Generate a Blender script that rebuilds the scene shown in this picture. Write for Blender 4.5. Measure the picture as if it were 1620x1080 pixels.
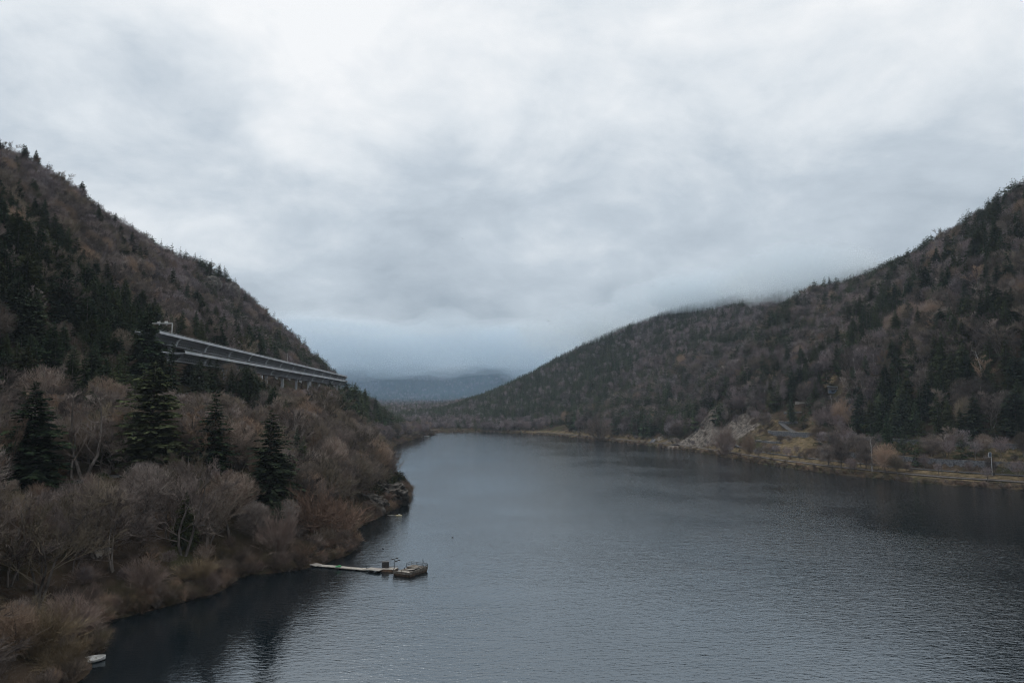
import bpy, math, random
import numpy as np
from mathutils import Vector, Matrix

R = math.radians
scene = bpy.context.scene
for _o in list(bpy.data.objects):
    bpy.data.objects.remove(_o)

# ------------------------------------------------------------------ camera
CAM_Z = 50.0
PITCH = math.atan(102.0 / 1125.0)
cam_data = bpy.data.cameras.new("camera")
cam_data.lens = 25.0
cam_data.sensor_width = 36.0
cam_data.clip_start = 1.0
cam_data.clip_end = 30000.0
cam = bpy.data.objects.new("camera", cam_data)
scene.collection.objects.link(cam)
cam.location = (0, 0, CAM_Z)
cam.rotation_euler = (math.pi / 2 + PITCH, 0, 0)
scene.camera = cam

# ------------------------------------------------------------------ sky
SUN_ELEV, SUN_AZ = R(56), R(-30)          # azimuth measured from +Y towards +X
world = bpy.data.worlds.new("World")
scene.world = world
world.use_nodes = True
nt = world.node_tree
nt.nodes.clear()
def N(tree, kind, **kw):
    n = tree.nodes.new(kind)
    for k, v in kw.items():
        setattr(n, k, v)
    return n
def math_node(tree, op, a, b=None, c=None, clamp=False):
    n = tree.nodes.new('ShaderNodeMath'); n.operation = op; n.use_clamp = clamp
    for i, s in enumerate((a, b, c)):
        if s is None: continue
        if isinstance(s, (int, float)): n.inputs[i].default_value = s
        else: tree.links.new(s, n.inputs[i])
    return n.outputs[0]
def mix_col(tree, fac, a, b, mode='MIX'):
    n = tree.nodes.new('ShaderNodeMix'); n.data_type = 'RGBA'; n.blend_type = mode
    for idx, s in ((0, fac), (6, a), (7, b)):
        if isinstance(s, (int, float)): n.inputs[idx].default_value = s
        elif isinstance(s, tuple): n.inputs[idx].default_value = (*s, 1) if len(s) == 3 else s
        else: tree.links.new(s, n.inputs[idx])
    return n.outputs[2]
def noise_node(tree, vec, scale, detail=4, rough=.5, distort=0.0, dim='3D'):
    n = tree.nodes.new('ShaderNodeTexNoise'); n.noise_dimensions = dim
    n.inputs['Scale'].default_value = scale; n.inputs['Detail'].default_value = detail
    n.inputs['Roughness'].default_value = rough; n.inputs['Distortion'].default_value = distort
    if vec is not None: tree.links.new(vec, n.inputs['Vector'])
    return n.outputs['Fac']
def smooth(tree, val, a, b, lo=0.0, hi=1.0):
    n = tree.nodes.new('ShaderNodeMapRange'); n.interpolation_type = 'SMOOTHSTEP'
    tree.links.new(val, n.inputs['Value'])
    n.inputs['From Min'].default_value = a; n.inputs['From Max'].default_value = b
    n.inputs['To Min'].default_value = lo; n.inputs['To Max'].default_value = hi
    return n.outputs[0]

SKY_K = 0.10
tc = N(nt, 'ShaderNodeTexCoord')
sep = N(nt, 'ShaderNodeSeparateXYZ'); nt.links.new(tc.outputs['Generated'], sep.inputs[0])
zc = math_node(nt, 'MAXIMUM', sep.outputs[2], 0.0)
den = math_node(nt, 'ADD', zc, 0.38)
px_ = math_node(nt, 'DIVIDE', sep.outputs[0], den)
py_ = math_node(nt, 'DIVIDE', sep.outputs[1], den)
cmb = N(nt, 'ShaderNodeCombineXYZ'); nt.links.new(px_, cmb.inputs[0]); nt.links.new(py_, cmb.inputs[1]); cmb.inputs[2].default_value = 3.7
big = noise_node(nt, cmb.outputs[0], 0.95, 3, .5, .4)
mid = noise_node(nt, cmb.outputs[0], 2.9, 7, .56, .35)
fine = noise_node(nt, cmb.outputs[0], 9.0, 6, .6, .25)
grad = smooth(nt, sep.outputs[2], -0.06, 0.78, 0.12, 1.10)
v = math_node(nt, 'ADD', grad, math_node(nt, 'MULTIPLY', math_node(nt, 'SUBTRACT', big, .5), .95))
v = math_node(nt, 'ADD', v, math_node(nt, 'MULTIPLY', math_node(nt, 'SUBTRACT', mid, .5), 1.2))
v = math_node(nt, 'ADD', v, math_node(nt, 'MULTIPLY', math_node(nt, 'SUBTRACT', fine, .5), .42), clamp=True)
ramp = N(nt, 'ShaderNodeValToRGB')
els = ramp.color_ramp.elements
els[0].position = 0.0; els[0].color = (3.55, 4.2, 4.85, 1)
els[1].position = 1.0; els[1].color = (9.7, 9.85, 9.95, 1)
e = els.new(.45); e.color = (5.7, 6.4, 7.05, 1)
e = els.new(.72); e.color = (7.8, 8.3, 8.7, 1)
nt.links.new(v, ramp.inputs[0])
sky = N(nt, 'ShaderNodeTexSky', sky_type='NISHITA', sun_disc=False)
sky.sun_elevation = SUN_ELEV; sky.sun_rotation = SUN_AZ
sky_mix = mix_col(nt, 0.05, ramp.outputs[0], sky.outputs[0])
bg = N(nt, 'ShaderNodeBackground'); bg.inputs[1].default_value = SKY_K
nt.links.new(sky_mix, bg.inputs[0])
wo = N(nt, 'ShaderNodeOutputWorld'); nt.links.new(bg.outputs[0], wo.inputs[0])

# ------------------------------------------------------------------ sun (overcast)
sd = bpy.data.lights.new("sun", 'SUN'); sd.energy = 1.2; sd.angle = R(40); sd.color = (1, .96, .91)
sun = bpy.data.objects.new("sun", sd); scene.collection.objects.link(sun)
sdir = Vector((math.sin(SUN_AZ) * math.cos(SUN_ELEV), math.cos(SUN_AZ) * math.cos(SUN_ELEV), math.sin(SUN_ELEV)))
sun.rotation_euler = sdir.to_track_quat('Z', 'Y').to_euler(); sun.location = sdir * 500

scene.view_settings.view_transform = 'Standard'
scene.view_settings.look = 'None'
scene.view_settings.exposure = 0.0
scene.view_settings.gamma = 1.0
scene.view_settings.use_curve_mapping = False
cy = scene.cycles
cy.max_bounces = 6; cy.diffuse_bounces = 2; cy.glossy_bounces = 2; cy.transmission_bounces = 2
cy.volume_bounces = 4; cy.transparent_max_bounces = 8; cy.caustics_reflective = False; cy.caustics_refractive = False
cy.use_adaptive_sampling = False
cy.use_denoising = True; cy.denoising_prefilter = 'FAST'
cy.pixel_filter_type = 'BLACKMAN_HARRIS'; cy.filter_width = 1.1
cy.sample_clamp_indirect = 4.0

# ------------------------------------------------------------------ helpers
F = 1125.0
def ray(u, v):
    a = (u - 810) / F; b = (540 - v) / F
    c, s = math.cos(PITCH), math.sin(PITCH)
    return np.array([a, c - b * s, s + b * c])
def P(u, v, Y):
    """point on the view ray of photo pixel (u, v), Y metres down the valley"""
    d = ray(u, v); k = Y / d[1]
    return np.array([d[0] * k, Y, CAM_Z + d[2] * k])
def W(u, v):
    d = ray(u, v); k = -CAM_Z / d[2]
    return (d[0] * k, d[1] * k)
def project(x, y, z):
    c, s = math.cos(PITCH), math.sin(PITCH)
    dz = z - CAM_Z
    f = y * c + dz * s; up = -y * s + dz * c
    f = np.maximum(f, .1)
    return 810 + F * x / f, 540 - F * up / f, f

rng = np.random.default_rng(11)
def hash2(ix, iy, seed):
    n = (ix.astype(np.int64) * 374761393 + iy.astype(np.int64) * 668265263 + seed * 1442695041) & 0x7fffffff
    n = ((n ^ (n >> 13)) * 1274126177) & 0x7fffffff
    return ((n ^ (n >> 16)) & 0xffff) / 65535.0
def vnoise(x, y, seed=0):
    x = np.asarray(x, float); y = np.asarray(y, float)
    ix = np.floor(x); iy = np.floor(y); fx = x - ix; fy = y - iy
    fx = fx * fx * (3 - 2 * fx); fy = fy * fy * (3 - 2 * fy)
    a = hash2(ix, iy, seed); b = hash2(ix + 1, iy, seed); c = hash2(ix, iy + 1, seed); d = hash2(ix + 1, iy + 1, seed)
    return (a * (1 - fx) + b * fx) * (1 - fy) + (c * (1 - fx) + d * fx) * fy
def fbm(x, y, seed=0, octv=4):
    s = 0; a = .5; t = 0
    for i in range(octv):
        s = s + a * vnoise(x * 2 ** i, y * 2 ** i, seed + i * 7); t += a; a *= .5
    return s / t
def sstep(a, b, x):
    t = np.clip((x - a) / (b - a), 0, 1); return t * t * (3 - 2 * t)

COL = scene.collection
def new_obj(name, data, parent=None, loc=None, label=None, cat=None, group=None, kind=None):
    o = bpy.data.objects.new(name, data); COL.objects.link(o)
    if parent is not None: o.parent = parent
    if loc is not None: o.location = loc
    if label: o["label"] = label
    if cat: o["category"] = cat
    if group: o["group"] = group
    if kind: o["kind"] = kind
    return o
def mesh_np(name, verts, faces, mats, midx=None, smooth_shade=False):
    """faces: list of (k, array of n*k indices)"""
    me = bpy.data.meshes.new(name)
    verts = np.asarray(verts, np.float32)
    me.vertices.add(len(verts)); me.vertices.foreach_set('co', verts.ravel())
    loops = np.concatenate([np.asarray(f, np.int32).ravel() for f in faces])
    tot = np.concatenate([np.full(len(f), f.shape[1], np.int32) for f in faces])
    start = np.concatenate([[0], np.cumsum(tot)[:-1]]).astype(np.int32)
    me.loops.add(len(loops)); me.loops.foreach_set('vertex_index', loops)
    me.polygons.add(len(tot)); me.polygons.foreach_set('loop_start', start); me.polygons.foreach_set('loop_total', tot)
    for m in (mats if isinstance(mats, (list, tuple)) else [mats]): me.materials.append(m)
    if midx is not None: me.polygons.foreach_set('material_index', np.asarray(midx, np.int32))
    me.polygons.foreach_set('use_smooth', np.full(len(tot), smooth_shade))
    me.update(calc_edges=True)
    return me
class MB:
    """collects boxes, bars, tubes and lofts into one mesh"""
    def __init__(s): s.v = []; s.f = []
    def add(s, verts, faces):
        o = len(s.v); s.v += [tuple(p) for p in verts]; s.f += [tuple(i + o for i in f) for f in faces]; return s
    def box(s, c, size, rz=0.0, tilt=0.0):
        cx, cy_, cz = c; a, b, h = (q / 2 for q in size)
        M = Matrix.Rotation(rz, 3, 'Z') @ Matrix.Rotation(tilt, 3, 'Y')
        vs = [M @ Vector((x, y, z)) + Vector(c) for x in (-a, a) for y in (-b, b) for z in (-h, h)]
        return s.add(vs, [(0, 1, 3, 2), (4, 6, 7, 5), (0, 4, 5, 1), (2, 3, 7, 6), (0, 2, 6, 4), (1, 5, 7, 3)])
    def tube(s, pts, rad, k=6, cap=True):
        pts = [Vector(p) for p in pts]; n = len(pts)
        rad = rad if isinstance(rad, (list, tuple)) else [rad] * n
        vs = []
        for i, p in enumerate(pts):
            d = (pts[min(i + 1, n - 1)] - pts[max(i - 1, 0)]).normalized()
            q = d.cross(Vector((0, 0, 1)) if abs(d.z) < .9 else Vector((0, 1, 0))).normalized(); w = q.cross(d)
            for j in range(k):
                t = 2 * math.pi * j / k + math.pi / k; vs.append(p + rad[i] * (q * math.cos(t) + w * math.sin(t)))
        fs = [(i * k + j, i * k + (j + 1) % k, (i + 1) * k + (j + 1) % k, (i + 1) * k + j) for i in range(n - 1) for j in range(k)]
        if cap: fs += [tuple(range(k))[::-1], tuple(range((n - 1) * k, n * k))]
        return s.add(vs, fs)
    def loft(s, rings, cap=True):
        k = len(rings[0]); vs = [p for r in rings for p in r]; n = len(rings)
        fs = [(i * k + j, i * k + (j + 1) % k, (i + 1) * k + (j + 1) % k, (i + 1) * k + j) for i in range(n - 1) for j in range(k)]
        if cap: fs += [tuple(range(k))[::-1], tuple(range((n - 1) * k, n * k))]
        return s.add(vs, fs)
    def build(s, name, mat, parent=None, smooth_shade=False, **kw):
        me = bpy.data.meshes.new(name); me.from_pydata([tuple(v) for v in s.v], [], s.f); me.materials.append(mat)
        if smooth_shade: me.polygons.foreach_set('use_smooth', np.full(len(me.polygons), True))
        me.update()
        return new_obj(name, me, parent, **kw)

# ------------------------------------------------------------------ materials
def base_mat(name):
    m = bpy.data.materials.new(name); m.use_nodes = True; m.node_tree.nodes.clear(); return m
def diffuse_mat(name, c1, c2, scale=.6, detail=3, vary=.35, rough=1.0, c3=None, stretch=None, gloss=0.0, bump=0.0, hue=None):
    """two-tone noise colour on object coordinates, value varied per object"""
    m = base_mat(name); t = m.node_tree
    tcn = N(t, 'ShaderNodeTexCoord'); vec = tcn.outputs['Object']
    if stretch:
        mp = N(t, 'ShaderNodeMapping'); mp.inputs['Scale'].default_value = stretch; t.links.new(vec, mp.inputs[0]); vec = mp.outputs[0]
    n1 = noise_node(t, vec, scale, detail, .6)
    col = mix_col(t, smooth(t, n1, .35, .65), c1, c2)
    oi = N(t, 'ShaderNodeObjectInfo')
    if c3 is not None or hue is not None:
        col = mix_col(t, smooth(t, oi.outputs['Random'], .25, .9), col, c3 if c3 is not None else hue)
    if vary:
        r2 = math_node(t, 'FRACT', math_node(t, 'MULTIPLY', oi.outputs['Random'], 7.31))
        k = math_node(t, 'ADD', math_node(t, 'MULTIPLY', r2, 2 * vary), 1 - vary)
        g = N(t, 'ShaderNodeCombineColor'); [t.links.new(k, g.inputs[i]) for i in range(3)]
        col = mix_col(t, 1.0, col, g.outputs[0], 'MULTIPLY')
    out = N(t, 'ShaderNodeOutputMaterial')
    if gloss:
        b = N(t, 'ShaderNodeBsdfPrincipled'); b.inputs['Roughness'].default_value = rough; b.inputs['Specular IOR Level'].default_value = gloss
        t.links.new(col, b.inputs['Base Color'])
    else:
        b = N(t, 'ShaderNodeBsdfDiffuse'); t.links.new(col, b.inputs['Color'])
    if bump:
        bn = N(t, 'ShaderNodeBump'); bn.inputs['Distance'].default_value = bump
        t.links.new(noise_node(t, vec, scale * 2.5, 5, .6), bn.inputs['Height']); t.links.new(bn.outputs[0], b.inputs['Normal'])
    t.links.new(b.outputs[0], out.inputs[0])
    return m

M_needle = diffuse_mat('spruce_needles', (.017, .034, .022), (.074, .104, .054), .7, 3, .4, c3=(.066, .084, .040))
M_needle2 = diffuse_mat('fir_needles', (.020, .036, .029), (.080, .100, .062), .7, 3, .35, c3=(.078, .090, .044))
M_bark = diffuse_mat('bark', (.075, .066, .060), (.20, .18, .165), 1.5, 4, .3, stretch=(1, 1, .25))
M_twig = diffuse_mat('bare_twigs', (.088, .072, .067), (.290, .254, .234), .35, 2, .55, c3=(.260, .188, .140))
M_twig_far = diffuse_mat('bare_twigs_hillside', (.105, .089, .094), (.250, .220, .228), .3, 2, .5, c3=(.200, .160, .160))
M_twig_brown = diffuse_mat('brown_twigs', (.090, .073, .068), (.235, .198, .182), .35, 2, .5, c3=(.185, .156, .118))
M_twig_pale = diffuse_mat('pale_twigs', (.19, .165, .15), (.29, .26, .235), .35, 2, .25)
M_birch = diffuse_mat('birch_bark', (.22, .215, .21), (.48, .47, .455), 1.2, 4, .2, stretch=(1, 1, .4))
M_shrub_red = diffuse_mat('russet_stems', (.135, .09, .066), (.235, .165, .122), .5, 2, .25, c3=(.19, .13, .10))
M_shrub_pink = diffuse_mat('pinkish_stems', (.17, .128, .112), (.30, .236, .208), .5, 2, .2)
M_shrub_yel = diffuse_mat('straw_stems', (.16, .122, .078), (.28, .22, .145), .5, 2, .25)
M_shrub_dark = diffuse_mat('brown_stems', (.115, .09, .076), (.205, .162, .138), .5, 2, .3, c3=(.12, .10, .065))
M_ivy = diffuse_mat('ivy_leaves', (.028, .036, .018), (.062, .066, .032), .8, 3, .3)
M_rock = diffuse_mat('limestone', (.10, .095, .088), (.30, .28, .255), .22, 8, .15, bump=.6)
M_rock_dark = diffuse_mat('weathered_limestone', (.045, .042, .038), (.165, .152, .138), .35, 8, .15, bump=.5)
M_conc = diffuse_mat('grey_concrete', (.26, .28, .305), (.36, .38, .405), .08, 5, .06, stretch=(1, 1, 1))
M_conc_light = diffuse_mat('pale_concrete', (.46, .49, .52), (.60, .63, .66), .1, 5, .05)
M_conc_dark = diffuse_mat('stained_concrete', (.10, .11, .125), (.16, .17, .185), .15, 5, .1)
M_galv = diffuse_mat('galvanised_steel', (.42, .44, .46), (.52, .54, .56), .8, 3, .05, rough=.45, gloss=.5)
M_dark_metal = diffuse_mat('dark_steel', (.02, .021, .023), (.045, .043, .04), 1.5, 4, .1, rough=.55, gloss=.4)
M_rust = diffuse_mat('rusty_steel', (.06, .045, .036), (.16, .105, .07), 1.1, 6, .15, rough=.8, gloss=.25)
M_hull = diffuse_mat('worn_hull', (.085, .075, .065), (.21, .19, .165), .8, 6, .1, rough=.8, gloss=.2)
M_deck = diffuse_mat('weathered_deck', (.24, .225, .20), (.44, .42, .385), .9, 6, .14)
M_white = diffuse_mat('dirty_white_paint', (.50, .51, .50), (.70, .71, .70), .8, 5, .05, rough=.5, gloss=.4)
M_green = diffuse_mat('green_tarpaulin', (.03, .20, .075), (.05, .29, .11), 2, 4, .05, rough=.5, gloss=.4)
M_yellow = diffuse_mat('faded_yellow_plastic', (.42, .36, .20), (.55, .49, .32), 2, 4, .05, rough=.5, gloss=.3)
M_bird = diffuse_mat('black_feathers', (.010, .010, .012), (.022, .022, .025), 6, 3, .1)
M_gull = diffuse_mat('grey_feathers', (.09, .095, .105), (.17, .175, .185), 6, 3, .1)
M_stone = diffuse_mat('wall_stone', (.075, .080, .092), (.19, .195, .205), .9, 6, .12, bump=.25)
M_asphalt = diffuse_mat('asphalt', (.085, .085, .09), (.13, .13, .132), .3, 5, .05)
M_ballast = diffuse_mat('track_ballast', (.11, .10, .095), (.19, .175, .165), 1.2, 6, .05)
M_rail = diffuse_mat('rusted_rail', (.045, .032, .027), (.075, .055, .045), 1, 4, .05, rough=.5, gloss=.4)
M_roof = diffuse_mat('blue_grey_sheet', (.06, .085, .12), (.10, .13, .18), .8, 4, .05, rough=.5, gloss=.4)
M_plaster = diffuse_mat('old_plaster', (.24, .225, .21), (.36, .34, .31), .7, 6, .08)
M_dark = diffuse_mat('painted_opening_shade', (.012, .012, .013), (.02, .02, .02), 1, 2, 0)  # near-black colour painted for the shade inside openings

# ------------------------------------------------------------------ lake outline and terrain
LAKE = ([(-100, -400), (-92, 40), W(108, 1090), W(164, 1024), W(146, 986), W(240, 964), W(352, 934), W(374, 910), W(478, 902), W(566, 870),
         W(550, 846), W(564, 833), W(600, 817), W(637, 798), (-57, 400), (-66, 450), (-88, 520), (-116, 650), (-138, 800),
         W(622, 706), W(648, 697), W(668, 691), W(690, 687), W(672, 684.5), W(740, 683), W(850, 686.5), W(960, 697), W(1040, 706.5), W(1100, 714), W(1200, 733),
         W(1300, 747), W(1400, 758), W(1500, 767), W(1622, 775), (356, 300), (388, 100), (395, -400)])
LAKE = [(float(a), float(b)) for a, b in LAKE]
def chaikin(pts):
    out = []
    n = len(pts)
    for i in range(n):
        a = np.array(pts[i]); b = np.array(pts[(i + 1) % n]); out += [tuple(.8 * a + .2 * b), tuple(.2 * a + .8 * b)]
    return out
LAKE_S = np.array(chaikin(LAKE))
def lake_dist(x, y):
    """signed distance to the shore, positive on land"""
    x = np.asarray(x, float).ravel(); y = np.asarray(y, float).ravel()
    A = LAKE_S; B = np.roll(LAKE_S, -1, 0)
    best = np.full(len(x), 1e9); inside = np.zeros(len(x), bool)
    for a, b in zip(A, B):
        ab = b - a; L = ab @ ab + 1e-9
        t = np.clip(((x - a[0]) * ab[0] + (y - a[1]) * ab[1]) / L, 0, 1)
        best = np.minimum(best, np.hypot(x - a[0] - t * ab[0], y - a[1] - t * ab[1]))
        if a[1] != b[1]:
            c = ((a[1] > y) != (b[1] > y)) & (x < (b[0] - a[0]) * (y - a[1]) / (b[1] - a[1]) + a[0]); inside ^= c
    return np.where(inside, -best, best)

VX_UP = lambda Y: -177 - .058 * Y - (np.maximum(np.asarray(Y, float) - 960, 0) / 60.) ** 2 * 6
VX_LO = lambda Y: -164 - .040 * Y - (np.maximum(np.asarray(Y, float) - 900, 0) / 60.) ** 2 * 6
VZ_UP, VZ_LO = 90.0, 78.0

CP = []
def cp(x, y, z): CP.append((float(x), float(y), float(z)))
def cpp(u, v, Y, drop=0.0):
    p = P(u, v, Y); cp(p[0], p[1], p[2] - drop)
# left bank and slope
for u, v, Y in ((130, 760, 240), (50, 775, 222), (235, 745, 242), (337, 755, 252), (425, 797, 245), (310, 700, 300), (20, 690, 262), (200, 640, 320), (480, 720, 340), (560, 745, 375), (600, 728, 395)): cpp(u, v, Y)
for x, y, z in ((-182, 420, 64), (-187, 537, 61), (-190, 660, 59), (-194, 780, 58), (-202, 900, 58), (-203, 400, 74), (-207, 500, 73), (-212, 616, 72), (-224, 789, 72), (-235, 960, 72),
                (-240, 1050, 66), (-215, 1050, 42), (-185, 1000, 28), (-175, 880, 32), (-160, 750, 30), (-140, 620, 30), (-120, 500, 28), (-95, 430, 24)): cp(x, y, z)
for u, v, Y, d in ((20, 385, 330, 22), (100, 410, 362, 24), (200, 470, 392, 24), (60, 520, 300, 15), (150, 560, 320, 17)): cpp(u, v, Y, d)
LC = [(0, 235, 520), (60, 262, 560), (150, 320, 640), (260, 390, 750), (350, 430, 820), (400, 478, 880), (472, 534, 950), (516, 592, 1045)]
for u, v, Y in LC:
    p = P(u, v, Y); z = p[2] - 17; cp(p[0], p[1], z)
    cp(p[0] - 160, p[1] + 40, z + 22); cp(p[0] - 480, p[1] + 60, z + 60)
    if Y < 960:
        xv = VX_UP(max(Y, 420)) - 14; zv = 76
        for f in (.35, .7): cp(xv + (p[0] - xv) * f, p[1], zv + (z - zv) * (f ** .93))
for x, y, z in ((-420, 380, 225), (-330, 300, 175), (-300, 180, 150), (-220, 150, 80), (-140, 130, 22), (-150, 0, 25), (-300, 0, 130), (-500, -200, 260), (-160, -400, 25), (-700, 200, 320), (-1200, 300, 420),
                (-300, 1160, 55), (-250, 1200, 26), (-195, 1120, 13), (-330, 1320, 30), (-520, 1200, 130), (-700, 1500, 160), (-230, 1300, 9), (-420, 1500, 30),
                (-150, 1450, 4), (0, 1500, 7), (-230, 1700, 8), (-360, 2000, 14), (-520, 2500, 34), (-640, 2150, 30), (-420, 3000, 66), (-760, 3000, 72), (-150, 2900, 66), (-1300, 2600, 200)): cp(x, y, z)
# right slope
RC = [(1620, 295, 850, 612), (1480, 385, 1000, 0), (1380, 435, 1100, 0), (1300, 465, 1180, 0), (1277, 462, 1350, 0), (1250, 455, 1500, 0), (1130, 478, 1700, 0), (1050, 492, 1800, 0), (960, 528, 1900, 0),
      (900, 555, 1950, 0), (840, 590, 2000, 0), (760, 622, 2050, 0), (650, 657, 2080, 0)]
rc = []
for u, v, Y, _ in RC:
    p = P(u, v, Y); z = p[2] - 21; cp(p[0], p[1], z); rc.append((Y, p[0], z))
for x, y, z in ((640, 600, 318), (690, 300, 320), (700, 0, 320), (430, 0, 20), (520, 100, 130), (440, -400, 25), (800, 900, 350), (900, 500, 380), (780, 1200, 315), (800, 1600, 350), (650, 1900, 330), (450, 2050, 285), (200, 2150, 200),
                (0, 2250, 105), (-200, 2250, 45), (1300, 1200, 420), (1200, 2200, 380), (300, 2600, 150), (173, 1330, 50), (213, 1600, 132), (40, 1530, 32), (47, 1750, 84), (-100, 1620, 12), (-118, 1850, 44), (310, 1200, 118), (387, 1500, 212)): cp(x, y, z)
def shore_right(Y):
    pts = sorted([(b, a) for a, b in LAKE if a > 30 and b > 200]); ys, xs = zip(*pts); return np.interp(Y, ys, xs)
crY = [340, 600] + [r[0] for r in rc[:5]]; crX = [685, 640] + [r[1] for r in rc[:5]]; crZ = [320, 318] + [r[2] for r in rc[:5]]
for Y in (430, 540, 640, 760, 880, 1020, 1160):
    s = shore_right(Y); cx = np.interp(Y, crY, crX); cz = np.interp(Y, crY, crZ)
    for f, g in ((.12, .09), (.3, .27), (.52, .51), (.76, .78)): cp(s + (cx - s) * f, Y, cz * g)
# far mountains and corners
for x in range(-3600, 3700, 600):
    cp(x, 3600, 95 + 15 * math.sin(x * .002)); cp(x, 4300, 262 + 26 * math.sin(x * .0031 + 1)); cp(x, 5200, 262); cp(x, 8000, 250)
for x, y, z in ((-3500, 1500, 400), (-3500, -1500, 420), (3500, 1500, 450), (3500, -1500, 420), (0, -1500, 40), (-1200, -1200, 350), (1200, -1200, 350)): cp(x, y, z)
CPA = np.array(CP)
_c = 30.0
def _phi(ax, ay, bx, by): return np.sqrt((ax[:, None] - bx[None]) ** 2 + (ay[:, None] - by[None]) ** 2 + _c * _c) / 100.
_n = len(CPA)
_K = np.zeros((_n + 3, _n + 3)); _K[:_n, :_n] = _phi(CPA[:, 0], CPA[:, 1], CPA[:, 0], CPA[:, 1]) - np.eye(_n) * .02
_K[:_n, _n] = 1; _K[:_n, _n + 1] = CPA[:, 0] / 1000; _K[:_n, _n + 2] = CPA[:, 1] / 1000; _K[_n:, :_n] = _K[:_n, _n:].T
_w = np.linalg.solve(_K, np.concatenate([CPA[:, 2], [0, 0, 0]]))
RIGHT_D = [0, 3, 16, 30, 34.2, 35.2, 48, 62.2, 63.2, 71, 92]; RIGHT_Z = [.3, 2.2, 4.5, 7.2, 8.4, 13.2, 15, 19.5, 23.8, 24.2, 33]
ROCKS = []                 # (x, y, radius) areas of bare rock or scree
def rock_area(u0, v0, Y, r): p = P(u0, v0, Y); ROCKS.append((p[0], p[1], r + 4))
for u, v, Y, r in ((1135, 655, 860, 14), (1105, 676, 850, 14), (1085, 692, 850, 12), (1120, 692, 820, 11), (1165, 672, 805, 14), (1150, 690, 800, 13), (1075, 700, 860, 10), (1120, 662, 880, 8), (1175, 672, 800, 10), (1055, 702, 900, 7), (1185, 700, 760, 9), (1160, 704, 770, 9), (1040, 700, 930, 6)): rock_area(u, v, Y, r)
GRASS = []
for u, v, Y, r in ((1262, 655, 660, 14), (1258, 668, 640, 14), (1270, 640, 690, 13), (1290, 628, 705, 10), (1315, 610, 730, 9)): p = P(u, v, Y); GRASS.append((p[0], p[1], r))

def terrain_raw(x, y):
    x = np.asarray(x, float).ravel(); y = np.asarray(y, float).ravel()
    z = np.empty(len(x))
    for i in range(0, len(x), 20000):
        s = slice(i, i + 20000)
        z[s] = _phi(x[s], y[s], CPA[:, 0], CPA[:, 1]) @ _w[:_n] + _w[_n] + _w[_n + 1] * x[s] / 1000 + _w[_n + 2] * y[s] / 1000
    d = lake_dist(x, y)
    amp = 1 + 7 * sstep(60, 200, d)
    nz = (fbm(x / 90, y / 90, 3, 5) - .5) * 2
    spurs = (fbm((y * .95 + x * .30) / 120, x / 900 + 3, 41, 3) - .5) * 2 * sstep(90, 230, d) * sstep(2100, 1700, y) * np.where(x > 0, 17, 8)
    # wooded fold running down from the right crest to the rock slope
    A_ = np.array([540., 1200.]); B_ = np.array([222., 838.]); ab_ = (B_ - A_) / np.hypot(*(B_ - A_)); L_ = np.hypot(*(B_ - A_))
    al_ = (x - A_[0]) * ab_[0] + (y - A_[1]) * ab_[1]; sd_ = (x - A_[0]) * ab_[1] - (y - A_[1]) * ab_[0]; sd_ = np.where((ab_[1] * 0 - ab_[0] * 1) > 0, sd_, -sd_)
    fold = (25 * np.exp(-(sd_ / 45) ** 2) - 20 * np.exp(-((sd_ - 115) / 65) ** 2)) * sstep(-40, 90, al_) * sstep(L_ + 20, L_ - 110, al_)
    spurs = spurs + fold * sstep(25, 90, d)
    hills = (fbm(x / 420, y / 600, 57, 4) - .5) * 2 * 95 * sstep(3500, 4100, y)
    gully = np.abs(fbm((x * .9 + y * .25) / 70, (y - x * .2) / 55, 9, 3) - .5) * -16 * sstep(70, 220, d)
    z = z + nz * amp + gully * (y < 3000) + spurs + hills
    # keep the viaduct corridor calm
    bank_l = np.interp(d, [0, 1.5, 12, 40], [.3, 2.4, 5.5, 12])
    wl = sstep(4, 42, d)
    left = bank_l * (1 - wl) + np.maximum(z, 3) * wl
    rz = np.interp(d, RIGHT_D, RIGHT_Z) + nz * .3
    near = sstep(760, 700, y)
    bank_r = np.interp(d, [0, 3, 16, 24, 45], [.3, 2.0, 3.6, 4.2, 14])
    wr = sstep(14, 46, d); far_r = bank_r * (1 - wr) + np.maximum(z, 4) * wr
    wn = sstep(74, 125, d); near_r = rz * (1 - wn) + np.maximum(z, 4) * wn
    right = near_r * near + far_r * (1 - near)
    is_right = sstep(-60, 20, x - np.interp(y, [0, 300, 1000, 1372, 3000], [150, 150, 0, -90, -90]))
    land = left * (1 - is_right) + right * is_right
    for rx, ry, rr in ROCKS:
        k = np.exp(-((x - rx) ** 2 + (y - ry) ** 2) / (rr * rr)); land = land + k * (fbm(x / 9, y / 9, 21, 4) - .35) * 7 * sstep(8, 18, d)
    far = sstep(1400, 1500, y); land = land * (1 - far) + np.maximum(z, 3.0) * far
    return np.where(d > 0, np.maximum(land, .25 + .02 * np.minimum(d, 100)), np.maximum(-9, d * .45 - .1)), d

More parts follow.
